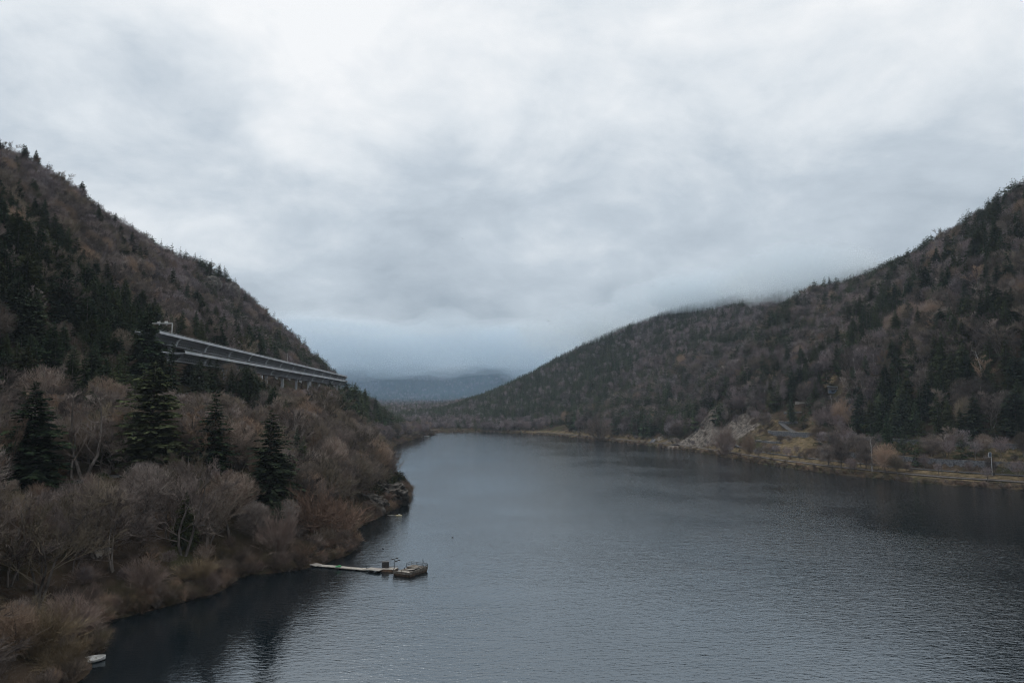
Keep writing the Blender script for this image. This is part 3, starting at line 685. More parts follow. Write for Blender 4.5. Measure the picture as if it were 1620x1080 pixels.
def bare_tree(seed, h, spread=.45, trunk_r=.02, forks=1, n1=12, n2=6, n3=7, n4=6, tw=.035, lean=0.0, up=.35, first=.22, wob=.10):
    """leafless broadleaf: returns (trunk mesh pieces, crown mesh pieces)"""
    r = np.random.default_rng(seed)
    trunk, crown, tips = [], [], []
    def grow(start, dirv, length, rad, level, nseg):
        pts = [np.array(start, float)]; d = np.array(dirv, float)
        for i in range(nseg):
            d = unit(d + r.normal(0, (wob if level == 0 else .10) + .05 * level, 3) + np.array([0, 0, up * .35 / nseg * (level > 0)]))
            pts.append(pts[-1] + d * length / nseg)
        rads = np.linspace(rad, rad * (.25 if level == 0 else .35), nseg + 1)
        out = trunk if level == 0 else crown
        for i in range(nseg): out.append((pts[i], pts[i + 1], rads[i], rads[i + 1], level))
        return pts, rads
    def at(pts, t):
        f = t * (len(pts) - 1); i = min(int(f), len(pts) - 2); return pts[i] + (pts[i + 1] - pts[i]) * (f - i), unit(pts[i + 1] - pts[i])
    R0 = trunk_r * h
    stems = []
    for q in range(forks):
        a = 2 * math.pi * (q / max(forks, 1)) + r.uniform(0, 1)
        off = np.array([math.cos(a), math.sin(a), 0]) * (.25 if forks > 1 else 0)
        dv = unit(np.array([math.cos(a) * (.22 if forks > 1 else 0) + lean, math.sin(a) * (.22 if forks > 1 else 0), 1]))
        stems.append(grow(off, dv, h * r.uniform(.82, .95), R0 / math.sqrt(forks), 0, 7))
    for pts, rads in stems:
        m1 = max(4, int(n1 / forks + .5))
        for i in range(m1):
            t = first + (.97 - first) * (i + r.uniform(0, .8)) / m1
            p, td = at(pts, t)
            az = i * 2.4 + r.uniform(-.6, .6); el = r.uniform(.35, .75) + t * .35
            dv = np.array([math.cos(az) * math.cos(el), math.sin(az) * math.cos(el), math.sin(el)])
            L1 = h * spread * (1.08 - .75 * t) * r.uniform(.75, 1.15)
            p1, r1 = grow(p, dv, L1, R0 * (.5 - .35 * t) / math.sqrt(forks), 1, 4)
            for j in range(n2):
                t2 = .25 + .75 * (j + r.uniform(0, .9)) / n2
                q, qd = at(p1, min(t2, 1)); dv2 = unit(qd + r.normal(0, .5, 3) + np.array([0, 0, .38]))
                L2 = L1 * .52 * (1.15 - .55 * t2) * r.uniform(.7, 1.2)
                p2, r2 = grow(q, dv2, L2, max(R0 * .10, tw * .9), 2, 2)
                for k in range(n3):
                    t3 = .2 + .8 * (k + r.uniform(0, .9)) / n3
                    s, sd_ = at(p2, min(t3, 1)); ow = unit(s - np.array([0, 0, h * .08])); dv3 = unit(sd_ * .6 + ow * .7 + r.normal(0, .42, 3))
                    L3 = max(.6, L2 * .55 * r.uniform(.6, 1.2))
                    e = s + dv3 * L3; tips.append((s, e, tw))
                    for m in range(n4):
                        t4 = r.uniform(.2, 1.); s4 = s + dv3 * L3 * t4; dv4 = unit(dv3 * .8 + ow * .35 + r.normal(0, .36, 3))
                        tips.append((s4, s4 + dv4 * L3 * r.uniform(.55, .95), tw * .75))
    return trunk, crown, tips, r
def build_bare(seed, near, **kw):
    trunk, crown, tips, r = bare_tree(seed, **kw)
    def col(L, i): return np.array([s[i] for s in L], float)
    tv, tq = tubes_np(col(trunk, 0), col(trunk, 1), col(trunk, 2), col(trunk, 3), 6 if near else 4)
    cv, cq = tubes_np(col(crown, 0), col(crown, 1), col(crown, 2), col(crown, 3), 3)
    p0, p1, wd = col(tips, 0), col(tips, 1), col(tips, 2)
    side = unit(np.cross(p1 - p0, r.normal(0, 1, p0.shape)))
    bv, bt = blades_np(p0, p1, wd * 2.0, side)
    return (tv, tq), (np.concatenate([cv, bv]), cq, bt + len(cv))

def puffy_bare(seed, h, rx, rz, cz, limbs=9, twigs=360, tw=.085, forks=1, trunk_r=.017):
    """small-scale leafless tree: trunk, rising limbs and a rounded crown of twigs"""
    r = np.random.default_rng(seed); c = np.array([0, 0, cz * h])
    top = np.array([r.normal(0, .03), r.normal(0, .03), .93]) * h; k = np.array([r.normal(0, .02) * h, r.normal(0, .02) * h, .5 * h])
    P0 = [np.zeros(3) - [0, 0, .4], k]; P1 = [k, top]; R0 = [trunk_r * h, trunk_r * h * .6]; R1 = [trunk_r * h * .6, .04]
    tv, tq = tubes_np(P0, P1, R0, R1, 4)
    L0, L1 = [], []
    for i in range(limbs):
        az = i * 2.4 + r.uniform(-.5, .5); t = r.uniform(.25, .75); s = k * (t / .5) if t < .5 else k + (top - k) * (t - .5) / .43
        e = c + np.array([math.cos(az) * rx, math.sin(az) * rx, rz * r.uniform(-.1, .8)]) * h * r.uniform(.6, .9)
        L0.append(s); L1.append(e)
    lv, lq = tubes_np(L0, L1, [trunk_r * h * .5] * limbs, [.03] * limbs, 3)
    d = unit(r.normal(0, 1, (twigs, 3))); lump = .72 + .55 * fbm(d[:, 0] * 1.7 + 9, d[:, 1] * 1.7 + d[:, 2] * 1.3, seed, 2)
    q = (r.uniform(.15, 1, twigs) ** .55) * lump
    p = c + d * q[:, None] * np.array([rx, rx, rz]) * h
    dv = unit(unit(p - np.array([0, 0, .28 * h])) + r.normal(0, .34, (twigs, 3)))
    L = h * r.uniform(.07, .16, twigs)
    side_ = unit(np.cross(dv, r.normal(0, 1, (twigs, 3))))
    bv, bt = blades_np(p - dv * L[:, None] * .5, p + dv * L[:, None] * .5, np.full(twigs, tw * 2), side_)
    return (tv, tq), (np.concatenate([lv, bv]), lq, bt + len(lv))

def conifer(seed, h, rad, whorls, nb, ns, droop=.45, bare_base=.05, taper=.85, spray=.42, gap=.06, sq=1.0):
    r = np.random.default_rng(seed)
    V0, V1, WD, SD = [], [], [], []
    lob = r.uniform(.75, 1.2, 12)
    for i in range(whorls):
        f = (i + r.uniform(-.3, .3)) / whorls; f = min(max(f, 0), 1)
        z = h * (bare_base + (1 - bare_base) * f ** .92)
        L = rad * ((1 - f) ** taper) * r.uniform(.82, 1.12) * (.62 + .38 * min(1, f / .12)) + .18
        for j in range(nb if f < .85 else max(4, nb - 3)):
            if r.random() < gap: continue
            az = 2 * math.pi * (j + r.uniform(-.35, .35)) / nb + i * 1.3
            zj = r.uniform(-.7, .7) * h / whorls; l = L * r.uniform(.5, 1.22) * lob[int((az % 6.283) / 6.284 * 12)] 
            out = np.array([math.cos(az), math.sin(az), 0]); sid = np.array([-math.sin(az), math.cos(az), 0])
            upk = r.uniform(-.05, .22) + .35 * f; dr = droop * r.uniform(.7, 1.3) * (1 - .6 * f)
            def pt(t): return out * l * t + np.array([0, 0, z + zj + l * (upk * t - dr * t * t)])
            V0.append(pt(.05)); V1.append(pt(1.05)); WD.append(.16 * l + .12); SD.append(unit(sid + np.array([0, 0, r.normal(0, .25)])))
            for k in range(ns):
                t = .12 + .86 * (k + r.uniform(0, .8)) / ns; p = pt(t)
                for s in (-1, 1):
                    sl = (spray * l * (1.05 - .7 * t) + .18) * r.uniform(.65, 1.25) * sq
                    dv = out * r.uniform(.35, .9) + sid * s * r.uniform(.55, 1.) + np.array([0, 0, r.uniform(-.55, .12)])
                    V0.append(p); V1.append(p + unit(dv) * sl); WD.append(sl * .55 + .05)
                    SD.append(unit(out + np.array([0, 0, r.normal(0, .5)])))
    V0.append(np.array([0, 0, h * .96])); V1.append(np.array([0, 0, h * 1.02])); WD.append(.25); SD.append(np.array([1., 0, 0]))
    V0 = np.array(V0); V1 = np.array(V1); WD = np.array(WD); SD = np.array(SD)
    # kite: two triangles sharing the mid rib
    mid = V0 + (V1 - V0) * .4; s = SD * (WD / 2)[:, None]
    verts = np.stack([V0, mid - s, V1, mid + s], 1).reshape(-1, 3); n = len(V0) * 4
    q = np.arange(n).reshape(-1, 4)
    tv, tq = tubes_np([[0, 0, -.6], [0, 0, h * .5]], [[0, 0, h * .5], [0, 0, h * .985]], [h * .013, h * .008], [h * .008, .02], 6)
    return (tv, tq), (verts, q)

def shrub(seed, h, rad, stems=90, subs=7, wd=.03, fan=1.0):
    r = np.random.default_rng(seed); P0, P1, WD = [], [], []
    lob = r.uniform(.55, 1.25, 9)
    for i in range(stems):
        az = r.uniform(0, 6.283); q = r.uniform(0, 1) ** .6 * lob[int(az / 6.2832 * 9) % 9]; q = min(q, 1.1)
        base = np.array([math.cos(az), math.sin(az), 0]) * rad * .45 * q * r.uniform(.2, 1)
        tip = np.array([math.cos(az) * rad * q * fan, math.sin(az) * rad * q * fan, h * math.sqrt(max(.08, 1 - .72 * q * q)) * r.choice([r.uniform(.45, .8), r.uniform(.75, 1.2)]) * (.7 + .3 * lob[int(az / 6.2832 * 9 + 3) % 9])])
        m = (base + tip) / 2 + np.array([0, 0, h * .12]) + r.normal(0, .05 * rad, 3)
        for a, b, w in ((base, m, wd), (m, tip, wd * .8)): P0.append(a); P1.append(b + (b - a) * .1); WD.append(w)
        for s in range(subs):
            t = r.uniform(.3, 1.); p = base + (m - base) * (t * 2) if t < .5 else m + (tip - m) * (t * 2 - 1)
            dv = unit(unit(tip - base) + r.normal(0, .42, 3) + np.array([0, 0, .1])); L = h * r.uniform(.14, .34)
            P0.append(p); P1.append(p + dv * L); WD.append(wd * .65)
    P0 = np.array(P0); P1 = np.array(P1); WD = np.array(WD)
    P0[:, 2] = np.maximum(P0[:, 2], -.2); 
    side = unit(np.cross(P1 - P0, r.normal(0, 1, P0.shape)))
    return blades_np(P0, P1, WD * 1.5, side)
def ivy_mass(seed, h, rad, n=1500, leaf=.28):
    r = np.random.default_rng(seed)
    d = unit(r.normal(0, 1, (n, 3))); d[:, 2] = np.abs(d[:, 2]) * 1.0
    k = (.6 + .4 * r.uniform(0, 1, n)) * (.75 + .5 * fbm(d[:, 0] * 2 + 5, d[:, 1] * 2 + d[:, 2] * 2, seed, 2))
    c = d * k[:, None] * np.array([rad, rad, h])
    a = unit(r.normal(0, 1, (n, 3))); return blades_np(c, c + unit(d + r.normal(0, .7, (n, 3))) * leaf * 1.5, np.full(n, leaf * 1.3), a)

class Proto: pass
def proto(kind, height, width, trunk, crown, mt, mc):
    """trunk = (verts, quads); crown = (verts, arrays of faces...)"""
    p = Proto(); p.kind = kind; p.h = height; p.w = width
    cf = [np.asarray(f) for f in crown[1:]]
    p.crown = mesh_np(kind + '_crown', crown[0], cf, mc)
    p.trunk = mesh_np(kind + '_trunk', trunk[0], [trunk[1]], mt, smooth_shade=True) if trunk is not None else None
    if trunk is not None:
        nt_ = len(trunk[0]); faces = [trunk[1]] + [f + nt_ for f in cf]
        mi = np.concatenate([np.zeros(len(trunk[1])), np.ones(sum(len(f) for f in cf))])
        p.whole = mesh_np(kind + '_whole', np.concatenate([trunk[0], crown[0]]), faces, [mt, mc], mi)
    else: p.whole = p.crown
    return p
PR = {}
PR['conifer_near'] = [proto('conifer', h, w, *conifer(50 + i, h, w, wh, nb, ns, dr, bb, tp, gap=gp), M_bark, M_needle if i % 2 == 0 else M_needle2)
    for i, (h, w, wh, nb, ns, dr, bb, tp, gp) in enumerate(((30, 6.8, 44, 10, 7, .42, .02, .80, .05), (28, 6.2, 40, 9, 7, .5, .03, .85, .08), (29, 5.4, 36, 8, 6, .38, .05, .75, .16), (27, 7.2, 36, 10, 7, .35, .03, .70, .10), (24, 4.8, 34, 8, 6, .45, .08, .85, .12)))]
PR['conifer_far'] = [proto('conifer', h, w, *conifer(80 + i, h, w, wh, 6, 2, .4, bb, tp, spray=.5, gap=.08, sq=1.25), M_bark, M_needle if i % 2 == 0 else M_needle2)
    for i, (h, w, wh, bb, tp) in enumerate(((22, 4.6, 17, .05, .85), (24, 4.4, 18, .10, .8), (19, 4.6, 15, .04, .75), (23, 3.7, 17, .18, .7), (17, 4.4, 13, .05, .65)))]
PR['bare_near'] = [proto('bare_tree', kw['h'], kw['h'] * kw['spread'] * 1.1, *build_bare(100 + i, True, **kw), M_bark, (M_twig, M_twig_brown, M_twig, M_twig_brown, M_twig_brown)[i])
    for i, kw in enumerate((dict(h=15, spread=.50, forks=1, n1=13, n2=6, n3=7, n4=6), dict(h=14, spread=.55, forks=3, n1=14, n2=6, n3=7, n4=6, first=.15), dict(h=16, spread=.40, forks=2, n1=14, n2=6, n3=6, n4=5),
        dict(h=13, spread=.62, forks=2, n1=12, n2=7, n3=7, n4=6, first=.12, up=.2), dict(h=11, spread=.55, forks=4, n1=14, n2=6, n3=6, n4=5, first=.1)))]
PR['bare_near'] += [proto('bare_tree', h, h * rx, *puffy_bare(120 + i, h, rx, rz, cz, lm, tg, tw=.026, trunk_r=.016), M_bark, m_)
    for i, (h, rx, rz, cz, lm, tg, m_) in enumerate(((15, .30, .40, .58, 22, 3600, M_twig), (14, .36, .40, .57, 24, 4000, M_twig_brown), (16, .26, .40, .58, 20, 3200, M_twig_brown), (12, .38, .44, .53, 24, 3800, M_twig)))]
PR['bare_far'] = [proto('bare_tree', h, h * rx, *puffy_bare(130 + i, h, rx, rz, cz, lm, tg), M_bark, M_twig_far)
    for i, (h, rx, rz, cz, lm, tg) in enumerate(((15, .31, .36, .62, 11, 640), (16, .26, .36, .63, 10, 560), (13, .36, .36, .60, 11, 700), (17, .22, .32, .67, 9, 420), (14, .33, .40, .58, 11, 640)))]
PR['birch'] = [proto('birch', kw['h'], kw['h'] * kw['spread'], *build_bare(160 + i, True, tw=.05, **kw), M_birch, M_twig_pale)
    for i, kw in enumerate((dict(h=17, spread=.28, n1=9, n2=4, n3=3, n4=2, trunk_r=.019, lean=.08, first=.35, wob=.04), dict(h=16, spread=.30, n1=8, n2=4, n3=3, n4=1, trunk_r=.019, lean=-.08, forks=2, first=.3, wob=.04), dict(h=18, spread=.22, n1=8, n2=3, n3=3, n4=2, trunk_r=.018, lean=.14, first=.45, wob=.04)))]
PR['shrub'] = [proto('shrub', h, rad, None, shrub(200 + i, h, rad, st, su, wd), None, m)
    for i, (h, rad, st, su, wd, m) in enumerate(((4.5, 3.6, 130, 9, .045, M_shrub_dark), (5.5, 3.4, 140, 9, .045, M_shrub_dark), (3.6, 3.4, 130, 9, .045, M_shrub_red), (4.2, 3.0, 260, 10, .026, M_shrub_pink), (3.2, 3.4, 330, 10, .022, M_shrub_yel), (5.0, 3.0, 130, 9, .04, M_twig), (3.2, 2.6, 0, 0, 0, None)))
    if m is not None]
PR['ivy'] = [proto('ivy', 3.2, 2.6, None, ivy_mass(230 + i, 3.2, 2.2 + .3 * i, 1300, .24), None, M_ivy) for i in range(3)]

# ------------------------------------------------------------------ scatter
T = []      # dicts of every tree
def visible_terrain(x, y, z):
    """is the point seen over the terrain?"""
    vis = np.ones(len(x), bool)
    for t in np.linspace(.08, .985, 70):
        zz = CAM_Z + (z - CAM_Z) * t; vis &= zz > gz(x * t, y * t) - .5
    return vis
def grid(x0, x1, y0, y1, s, seed):
    r = np.random.default_rng(seed)
    X, Y = np.meshgrid(np.arange(x0, x1, s), np.arange(y0, y1, s))
    X = X.ravel() + r.uniform(-.48, .48, X.size) * s; Y = Y.ravel() + r.uniform(-.48, .48, Y.size) * s
    return X, Y
CAPU = [-200, 235, 250, 262, 290, 320, 345, 375, 400, 420, 445, 480, 512, 545, 565, 600, 622, 636, 650, 660, 2000]
CAPV = [-500, 455, 522, 536, 546, 562, 566, 574, 578, 602, 612, 613, 606, 601, 611, 690, 706, 738, 770, -500, -500]
def in_boxes(u, v, boxes):
    m = np.zeros(len(u), bool)
    for a, b, c, d in boxes: m |= (u > a) & (u < c) & (v > b) & (v < d)
    return m
regions = [('near', -330, -40, 105, 470, 5.9), ('left', -640, -330, 250, 470, 7.5), ('left', -640, -100, 470, 1260, 7.0), ('right', 100, 760, 430, 1300, 8.0),
           ('spur', -400, 780, 1300, 2180, 8.5), ('floor', -760, 60, 1385, 3350, 13.0), ('mount', -1800, 1200, 3350, 4900, 21.0)]
for ri, (zone, x0, x1, y0, y1, sp) in enumerate(regions):
    X, Y = grid(x0, x1, y0, y1, sp, 300 + ri)
    D = gd(X, Y); Z = gz(X, Y); u, v, f = project(X, Y, Z)
    ok = (D > 1.2) & (u > -160) & (u < 1790)
    if zone in ('spur',): ok &= ~((X < -60) & (Y < 1520))
    if zone == 'floor': ok &= ~((X > -380) & (Y > 1500) & (Y < 2180) & (gz(X, Y) > 22)) & ~((np.abs(X + 430) < 140) & (np.abs(Y - 3000) < 80))
    X, Y, Z, D, u, v = (a[ok] for a in (X, Y, Z, D, u, v))
    vis = visible_terrain(X, Y, Z + 22); X, Y, Z, D, u, v = (a[vis] for a in (X, Y, Z, D, u, v))
    r = np.random.default_rng(400 + ri); n = len(X)
    cl = fbm(X / 38, Y / 38, 31, 4); q = r.random(n); q2 = r.random(n); hs = r.uniform(.75, 1.2, n)
    pc = np.zeros(n); pb = np.full(n, .9); pbi = np.zeros(n)
    if zone == 'near':
        pc = np.where((u < 250) & (v < 655), .55 * sstep(.34, .47, cl) + .24, .03)
        pc = np.where(in_boxes(u, v, [(240, 540, 345, 640), (345, 560, 440, 680)]), .75, pc)
        pc = np.where((D < 55) | (v > 700), .012, pc); pb = np.where(D < 9, .15, np.where(D < 45, .58, .68))
    if zone == 'left':
        pc = .04 + .75 * sstep(.60, .70, cl)
        pc = np.where(in_boxes(u, v, [(535, 600, 640, 700)]), .85, pc)
        pc = np.where(in_boxes(u, v, [(300, 560, 440, 680), (480, 590, 545, 640)]), .6, pc)
        low = (X > VX_LO(Y) + 6) & ~in_boxes(u, v, [(535, 600, 640, 690), (300, 560, 440, 680), (480, 590, 545, 640)])
        pc = np.where(low, .05, pc)
        # conifers along the crest
        ridge = ~visible_terrain(X - 26 * X / np.hypot(X, Y) * -1, Y + 26 * Y / np.hypot(X, Y), gz(X + 26 * X / np.hypot(X, Y), Y + 26 * Y / np.hypot(X, Y)) + 4)
        pc = np.where(ridge, np.maximum(pc, .42), pc)
    if zone == 'right':
        pc = .20 + .62 * sstep(.50, .61, cl)
        pc = np.where((u > 1385) & (v > 575) & (v < 705), .62 * sstep(.32, .45, cl) + .30, pc)
        pc = np.where((u < 1010), np.maximum(pc, .40), pc)
        pbi = np.where((u > 1330) & (v < 640), .13, .05)
        pbi = np.where(D < 80, 0, pbi)
    if zone == 'spur':
        pc = np.where(u < 1000, .55 + .3 * sstep(.4, .6, cl), .22 + .6 * sstep(.52, .64, cl)); pc = np.where(Z < 14, .12, pc)
    if zone == 'floor': pc = .10 + .5 * sstep(.58, .68, cl); pb = np.full(n, .55)
    if zone == 'mount': pc = .15 + .75 * sstep(.44, .58, fbm(X / 220, Y / 220, 77, 3))
    for i in range(n):
        x, y, z, d_, uu, vv = X[i], Y[i], Z[i], D[i], u[i], v[i]
        h = None
        if q[i] < pc[i]: k = 'conifer'; h = dict(near=23, right=29, left=25).get(zone, 23) * hs[i]
        elif q[i] < pc[i] + pbi[i]: k = 'birch'; h = 20 * hs[i]
        elif q2[i] < pb[i]: k = 'bare'; h = dict(near=18, right=22, left=18).get(zone, 16) * (.45 + hs[i] * .58 + .35 * (q2[i] * 53 % 1 - .5))
        else: k = 'shrub'; h = 4.2 * hs[i]
        if zone == 'mount': h *= 1.25
        if zone == 'floor': h *= .75
        if zone == 'near' and k in ('bare', 'shrub') and 8 < d_ and (q2[i] * 37) % 1 < .085: k = 'ivy'; h = 4.6 * hs[i]
        # setting constraints
        if y < 1070 and zone in ('near', 'left'):
            a, b = float(VX_UP(max(y, 360))) - 9.5, float(VX_LO(max(y, 360))) + 9.5
            if y > 372 and a < x < b:
                if q2[i] < .75: continue
                k = 'shrub'; h = 2.6 * hs[i]
            if d_ < 7 and k != 'shrub': k = 'shrub'; h = 3.6 * hs[i]
            if x > b or y < 400 or d_ < 70:
                cap = np.interp(uu, CAPU, CAPV) if y < 560 or uu < 540 else np.interp(uu, [540, 548, 580, 610, 626, 640, 660], [600, 598, 611, 637, 660, 688, -500])
                for _ in range(14):
                    _, vt, _f = project(x, y, z + h)
                    if vt > cap: break
                    h *= .88
                if h < 1.6: continue
                if h < 4.5 and k != 'shrub': k = 'shrub'
                elif k == 'conifer' and h < 9: k = 'bare' if h > 6 else 'shrub'
        if zone == 'right' or (zone == 'spur' and x > 0 and d_ < 40):
            if y < 790:
                if d_ < 31: 
                    if (q2[i] < .35 and d_ > 7) or (d_ > 7.5 and d_ < 17): continue
                    k = 'shrub' if q[i] < .62 else 'bare'; h = 3.0 * hs[i] if k == 'shrub' else 10 * hs[i]
                elif d_ < 75:
                    if 33 < d_ < 38 or 60 < d_ < 72: continue
                    if q2[i] < .2: continue
                    if k == 'birch': k = 'bare'
                    if k == 'conifer': h = min(h, 15)
                    elif k == 'bare': h *= .7
            else:
                if d_ < 15:
                    if q2[i] < .5 or 7.5 < d_: continue
                    k = 'shrub'; h = 2.6 * hs[i]
                elif d_ < 24:
                    k = 'shrub' if q[i] < .7 else 'bare'; h = 3.2 * hs[i] if k == 'shrub' else 7 * hs[i]
            if any((x - a) ** 2 + (y - b) ** 2 < (c * 1.0) ** 2 for a, b, c in ROCKS) and q[i] < .84: continue
            if any((x - a) ** 2 + (y - b) ** 2 < (c * .95) ** 2 for a, b, c in GRASS) and q[i] < .9: continue
        if d_ < 3 and k != 'shrub': continue
        T.append(dict(k=k, x=x, y=y, z=z, h=h, zone=zone, s=r.random(), hero=None))
# brushwood fringe hanging over both shores
fr_ = np.random.default_rng(77)
for a_, b_ in zip(LAKE_S, np.roll(LAKE_S, -1, 0)):
    L_ = float(np.hypot(*(b_ - a_)))
    if max(a_[1], b_[1]) < 95 or L_ < .1: continue
    ym_ = (a_[1] + b_[1]) / 2; lf = (a_[0] + b_[0]) / 2 < 20 and ym_ < 1340
    st_ = (1.05 if ym_ < 460 else 3.0) if lf else (3.0 if ym_ < 760 else 4.0)
    nn = np.array([b_[1] - a_[1], a_[0] - b_[0]]) / L_
    mid_ = (a_ + b_) / 2
    if lake_dist([mid_[0] + nn[0] * .5], [mid_[1] + nn[1] * .5])[0] < 0: nn = -nn
    for q_ in np.arange(0, L_, st_):
        p_ = a_ + (b_ - a_) * q_ / L_ + nn * (fr_.uniform(-.2, 1) ** 2 * (5.0 if lf else 2.2) - .1) + fr_.normal(0, .4, 2)
        hh_ = (fr_.uniform(1.8, 4.4) if ym_ < 460 else fr_.uniform(2, 5)) if lf else fr_.uniform(1.0, 3.4)
        if not lf and fr_.random() < .15: continue
        T.append(dict(k='shrub', x=float(p_[0]), y=float(p_[1]), z=max(0.0, float(gz(*p_))), h=hh_, zone='near' if lf and ym_ < 470 else 'left' if lf else 'right', s=fr_.random(), hero=None))
# keep scatter clear of the chosen trees and things placed below
CLEAR = []
HERO = []
CLEAR.append((*W(146, 1050), 3.2))
def hero(k, u, v, h_px, label, pr=None, wide=1.0, group=None, pt=None):
    g = G(u, v) if pt is None else np.array([pt[0], pt[1], max(0.0, float(gz(pt[0], pt[1])))])
    _, _, f = project(*g); h = h_px * f / F
    HERO.append(dict(k=k, x=g[0], y=g[1], z=g[2], h=h, zone='hero', s=rng.random(), hero=label, pr=pr, wide=wide, group=group))
    CLEAR.append((g[0], g[1], min(h * .2, 4.5) if k != 'shrub' else 2.0))
hero('conifer', 50, 772, 170, 'broad dark spruce at the left edge, standing beside the twin-trunked bare tree', 0, 1.8)
hero('conifer', 236, 742, 172, 'tallest broad spruce on the left bank, right of the twin-trunked bare tree', 3, 1.5)
hero('conifer', 338, 752, 138, 'slim near-black spruce with a thin sparse top on the left bank', 2, 1.65)
hero('conifer', 424, 800, 152, 'dark spruce lowest on the left bank, straight above the walkway to the raft', 1, 1.65)
hero('conifer', 228, 606, 128, 'dark conifer just left of the near end of the viaduct, beside the sign gantry', 0, 1.15)
hero('conifer', 100, 520, 105, 'dark conifer topping the conifer stand at the left edge of the slope', 3, 1.05)
hero('conifer', 22, 540, 110, 'dense dark conifer cut by the left edge, high on the slope', 1, 1.2)
hero('conifer', 405, 655, 62, 'small dark conifer right below the middle of the viaduct', 1, .9)
hero('conifer', 300, 610, 60, 'bushy dark conifer hiding the near piers of the viaduct', 3, 1.1)
hero('conifer', 268, 628, 88, 'dark conifer right of the sign gantry, in front of the near end of the viaduct', 2, 1.1)
hero('conifer', 330, 625, 58, 'dark conifer below the near part of the lower viaduct deck', 4, 1.3)
hero('conifer', 548, 652, 52, 'leftmost dark conifer of the row hiding the far end of the viaduct', 1, 1.1)
hero('conifer', 562, 658, 54, 'second dark conifer of the row hiding the far end of the viaduct', 4, 1.2)
hero('conifer', 578, 664, 50, 'third dark conifer of the row hiding the far end of the viaduct', 0, 1.0)
hero('conifer', 594, 672, 46, 'fourth dark conifer of the row sloping to the lake past the viaduct', 1, 1.1)
hero('conifer', 608, 680, 38, 'lowest dark conifer of the row sloping to the lake past the viaduct', 4, 1.2)
hero('conifer', 522, 642, 40, 'dark conifer under the far piers of the viaduct', 3, 1.0)
hero('conifer', 316, 632, 66, 'dark conifer covering the nearest pier of the lower viaduct deck', 3, 1.15)
hero('conifer', 400, 640, 52, 'dark conifer right of the one crossing the lower viaduct deck', 4, 1.3)
hero('conifer', 386, 640, 62, 'tall dark conifer crossing the lower viaduct deck', 0, 1.0)
hero('conifer', 366, 632, 54, 'dark conifer left of the one crossing the lower viaduct deck', 2, 1.1)
hero('conifer', 1405, 712, 60, 'lone spruce beside the road above the right shore', 0, .9)
hero('conifer', 1490, 610, 85, 'big dark spruce standing out in the woods of the right slope', 0, .8)
hero('conifer', 1425, 655, 62, 'dark spruce on the right slope above the road', 2, .9)
hero('conifer', 1292, 650, 50, 'dark spruce in front of the terraces of the right slope', 1, .9)
hero('conifer', 1297, 622, 36, 'dark spruce beside the ruined hut on the right slope', 0, .95)
hero('bare', 132, 757, 148, 'tall twin-trunked bare tree on the left bank between two broad spruces', 2, 1.5)
hero('bare', 112, 757, 120, 'slender grey bare tree touching the twin-trunked bare tree', 0, .8)
hero('bare', 165, 750, 88, 'bare tree with crooked limbs right of the twin-trunked bare tree', 3, 1.5)
hero('bare', 12, 770, 110, 'thin bare tree left of the broad spruce at the left edge', 0, .8)
hero('bare', 95, 505, 66, 'round pale bare crown in the conifer stand on the left slope', 1, 1.2)
hero('bare', 607, 752, 52, 'dark bare tree leaning over the water on the rocky point', 3, 1.3)
hero('bare', 290, 880, 148, 'large spreading bare tree on the shore left of the walkway', 3, 1.15)
hero('bare', 60, 955, 165, 'big rounded bare tree on the near left bank', 1, 1.25)
hero('bare', 178, 905, 120, 'bare tree on the near shore with brown fine twigs', 3, 1.1)
hero('bare', 500, 690, 78, 'broad ivy-tinged bare crown below the viaduct', 1, 1.5)
hero('shrub', 60, 1078, 70, 'straw-coloured willow bush in the bottom left corner', 4, 1.15, pt=W(52, 1074))
hero('shrub', 112, 1030, 58, 'pinkish bush at the waterside behind the straw-coloured willow bush', 3, 1.45, pt=W(108, 1030))
hero('shrub', 446, 905, 62, 'pale pinkish bush beside the shore end of the walkway', 3, 1.1, pt=W(440, 897))
hero('shrub', 537, 872, 58, 'russet bush over the water right of the walkway end', 2, 1.2, pt=W(528, 866))
hero('shrub', 498, 868, 66, 'russet-brown bush between the pale pinkish bush and the russet one', 2, 1.1, pt=W(492, 872))
hero('shrub', 315, 945, 36, 'straw-coloured reed clump on the near shore', 4, 1.3, pt=W(312, 938))
hero('shrub', 232, 965, 48, 'low brown bush on the near shore left of the reed clump', 3, 1.3, pt=W(224, 958))
hero('shrub', 944, 698, 32, 'big round willow bush on the right shore', 0, 1.25, pt=(W(944, 697)[0] + 5, W(944, 697)[1] + 6))
hero('shrub', 1140, 722, 44, 'pinkish bush at the foot of the bare rock slope', 3, .8, pt=(W(1140, 722)[0] + 5, W(1140, 722)[1] + 3))
hero('birch', 1373, 752, 62, 'pale birch at the water on the right shore', 0, 1.1, pt=(W(1373, 754)[0] + 5, W(1373, 754)[1] + 3))
hero('bare', 1345, 748, 52, 'bare bush-like tree left of the pale birch on the right shore', 4, 1.0, pt=(W(1345, 751)[0] + 5, W(1345, 751)[1] + 3))
hero('bare', 1322, 749, 50, 'bare tree second left of the pale birch on the right shore', 5, 1.10, pt=(W(1322, 749)[0] + 6, W(1322, 749)[1] + 4))
hero('bare', 1358, 753, 56, 'bare tree touching the pale birch on its left side', 6, 1.00, pt=(W(1358, 753)[0] + 8, W(1358, 753)[1] + 5))
hero('bare', 1392, 757, 52, 'bare tree right of the pale birch on the right shore', 8, 1.10, pt=(W(1392, 757)[0] + 6, W(1392, 757)[1] + 4))
hero('bare', 1300, 746, 40, 'low bare tree third left of the pale birch on the right shore', 8, 1.20, pt=(W(1300, 746)[0] + 7, W(1300, 746)[1] + 4))
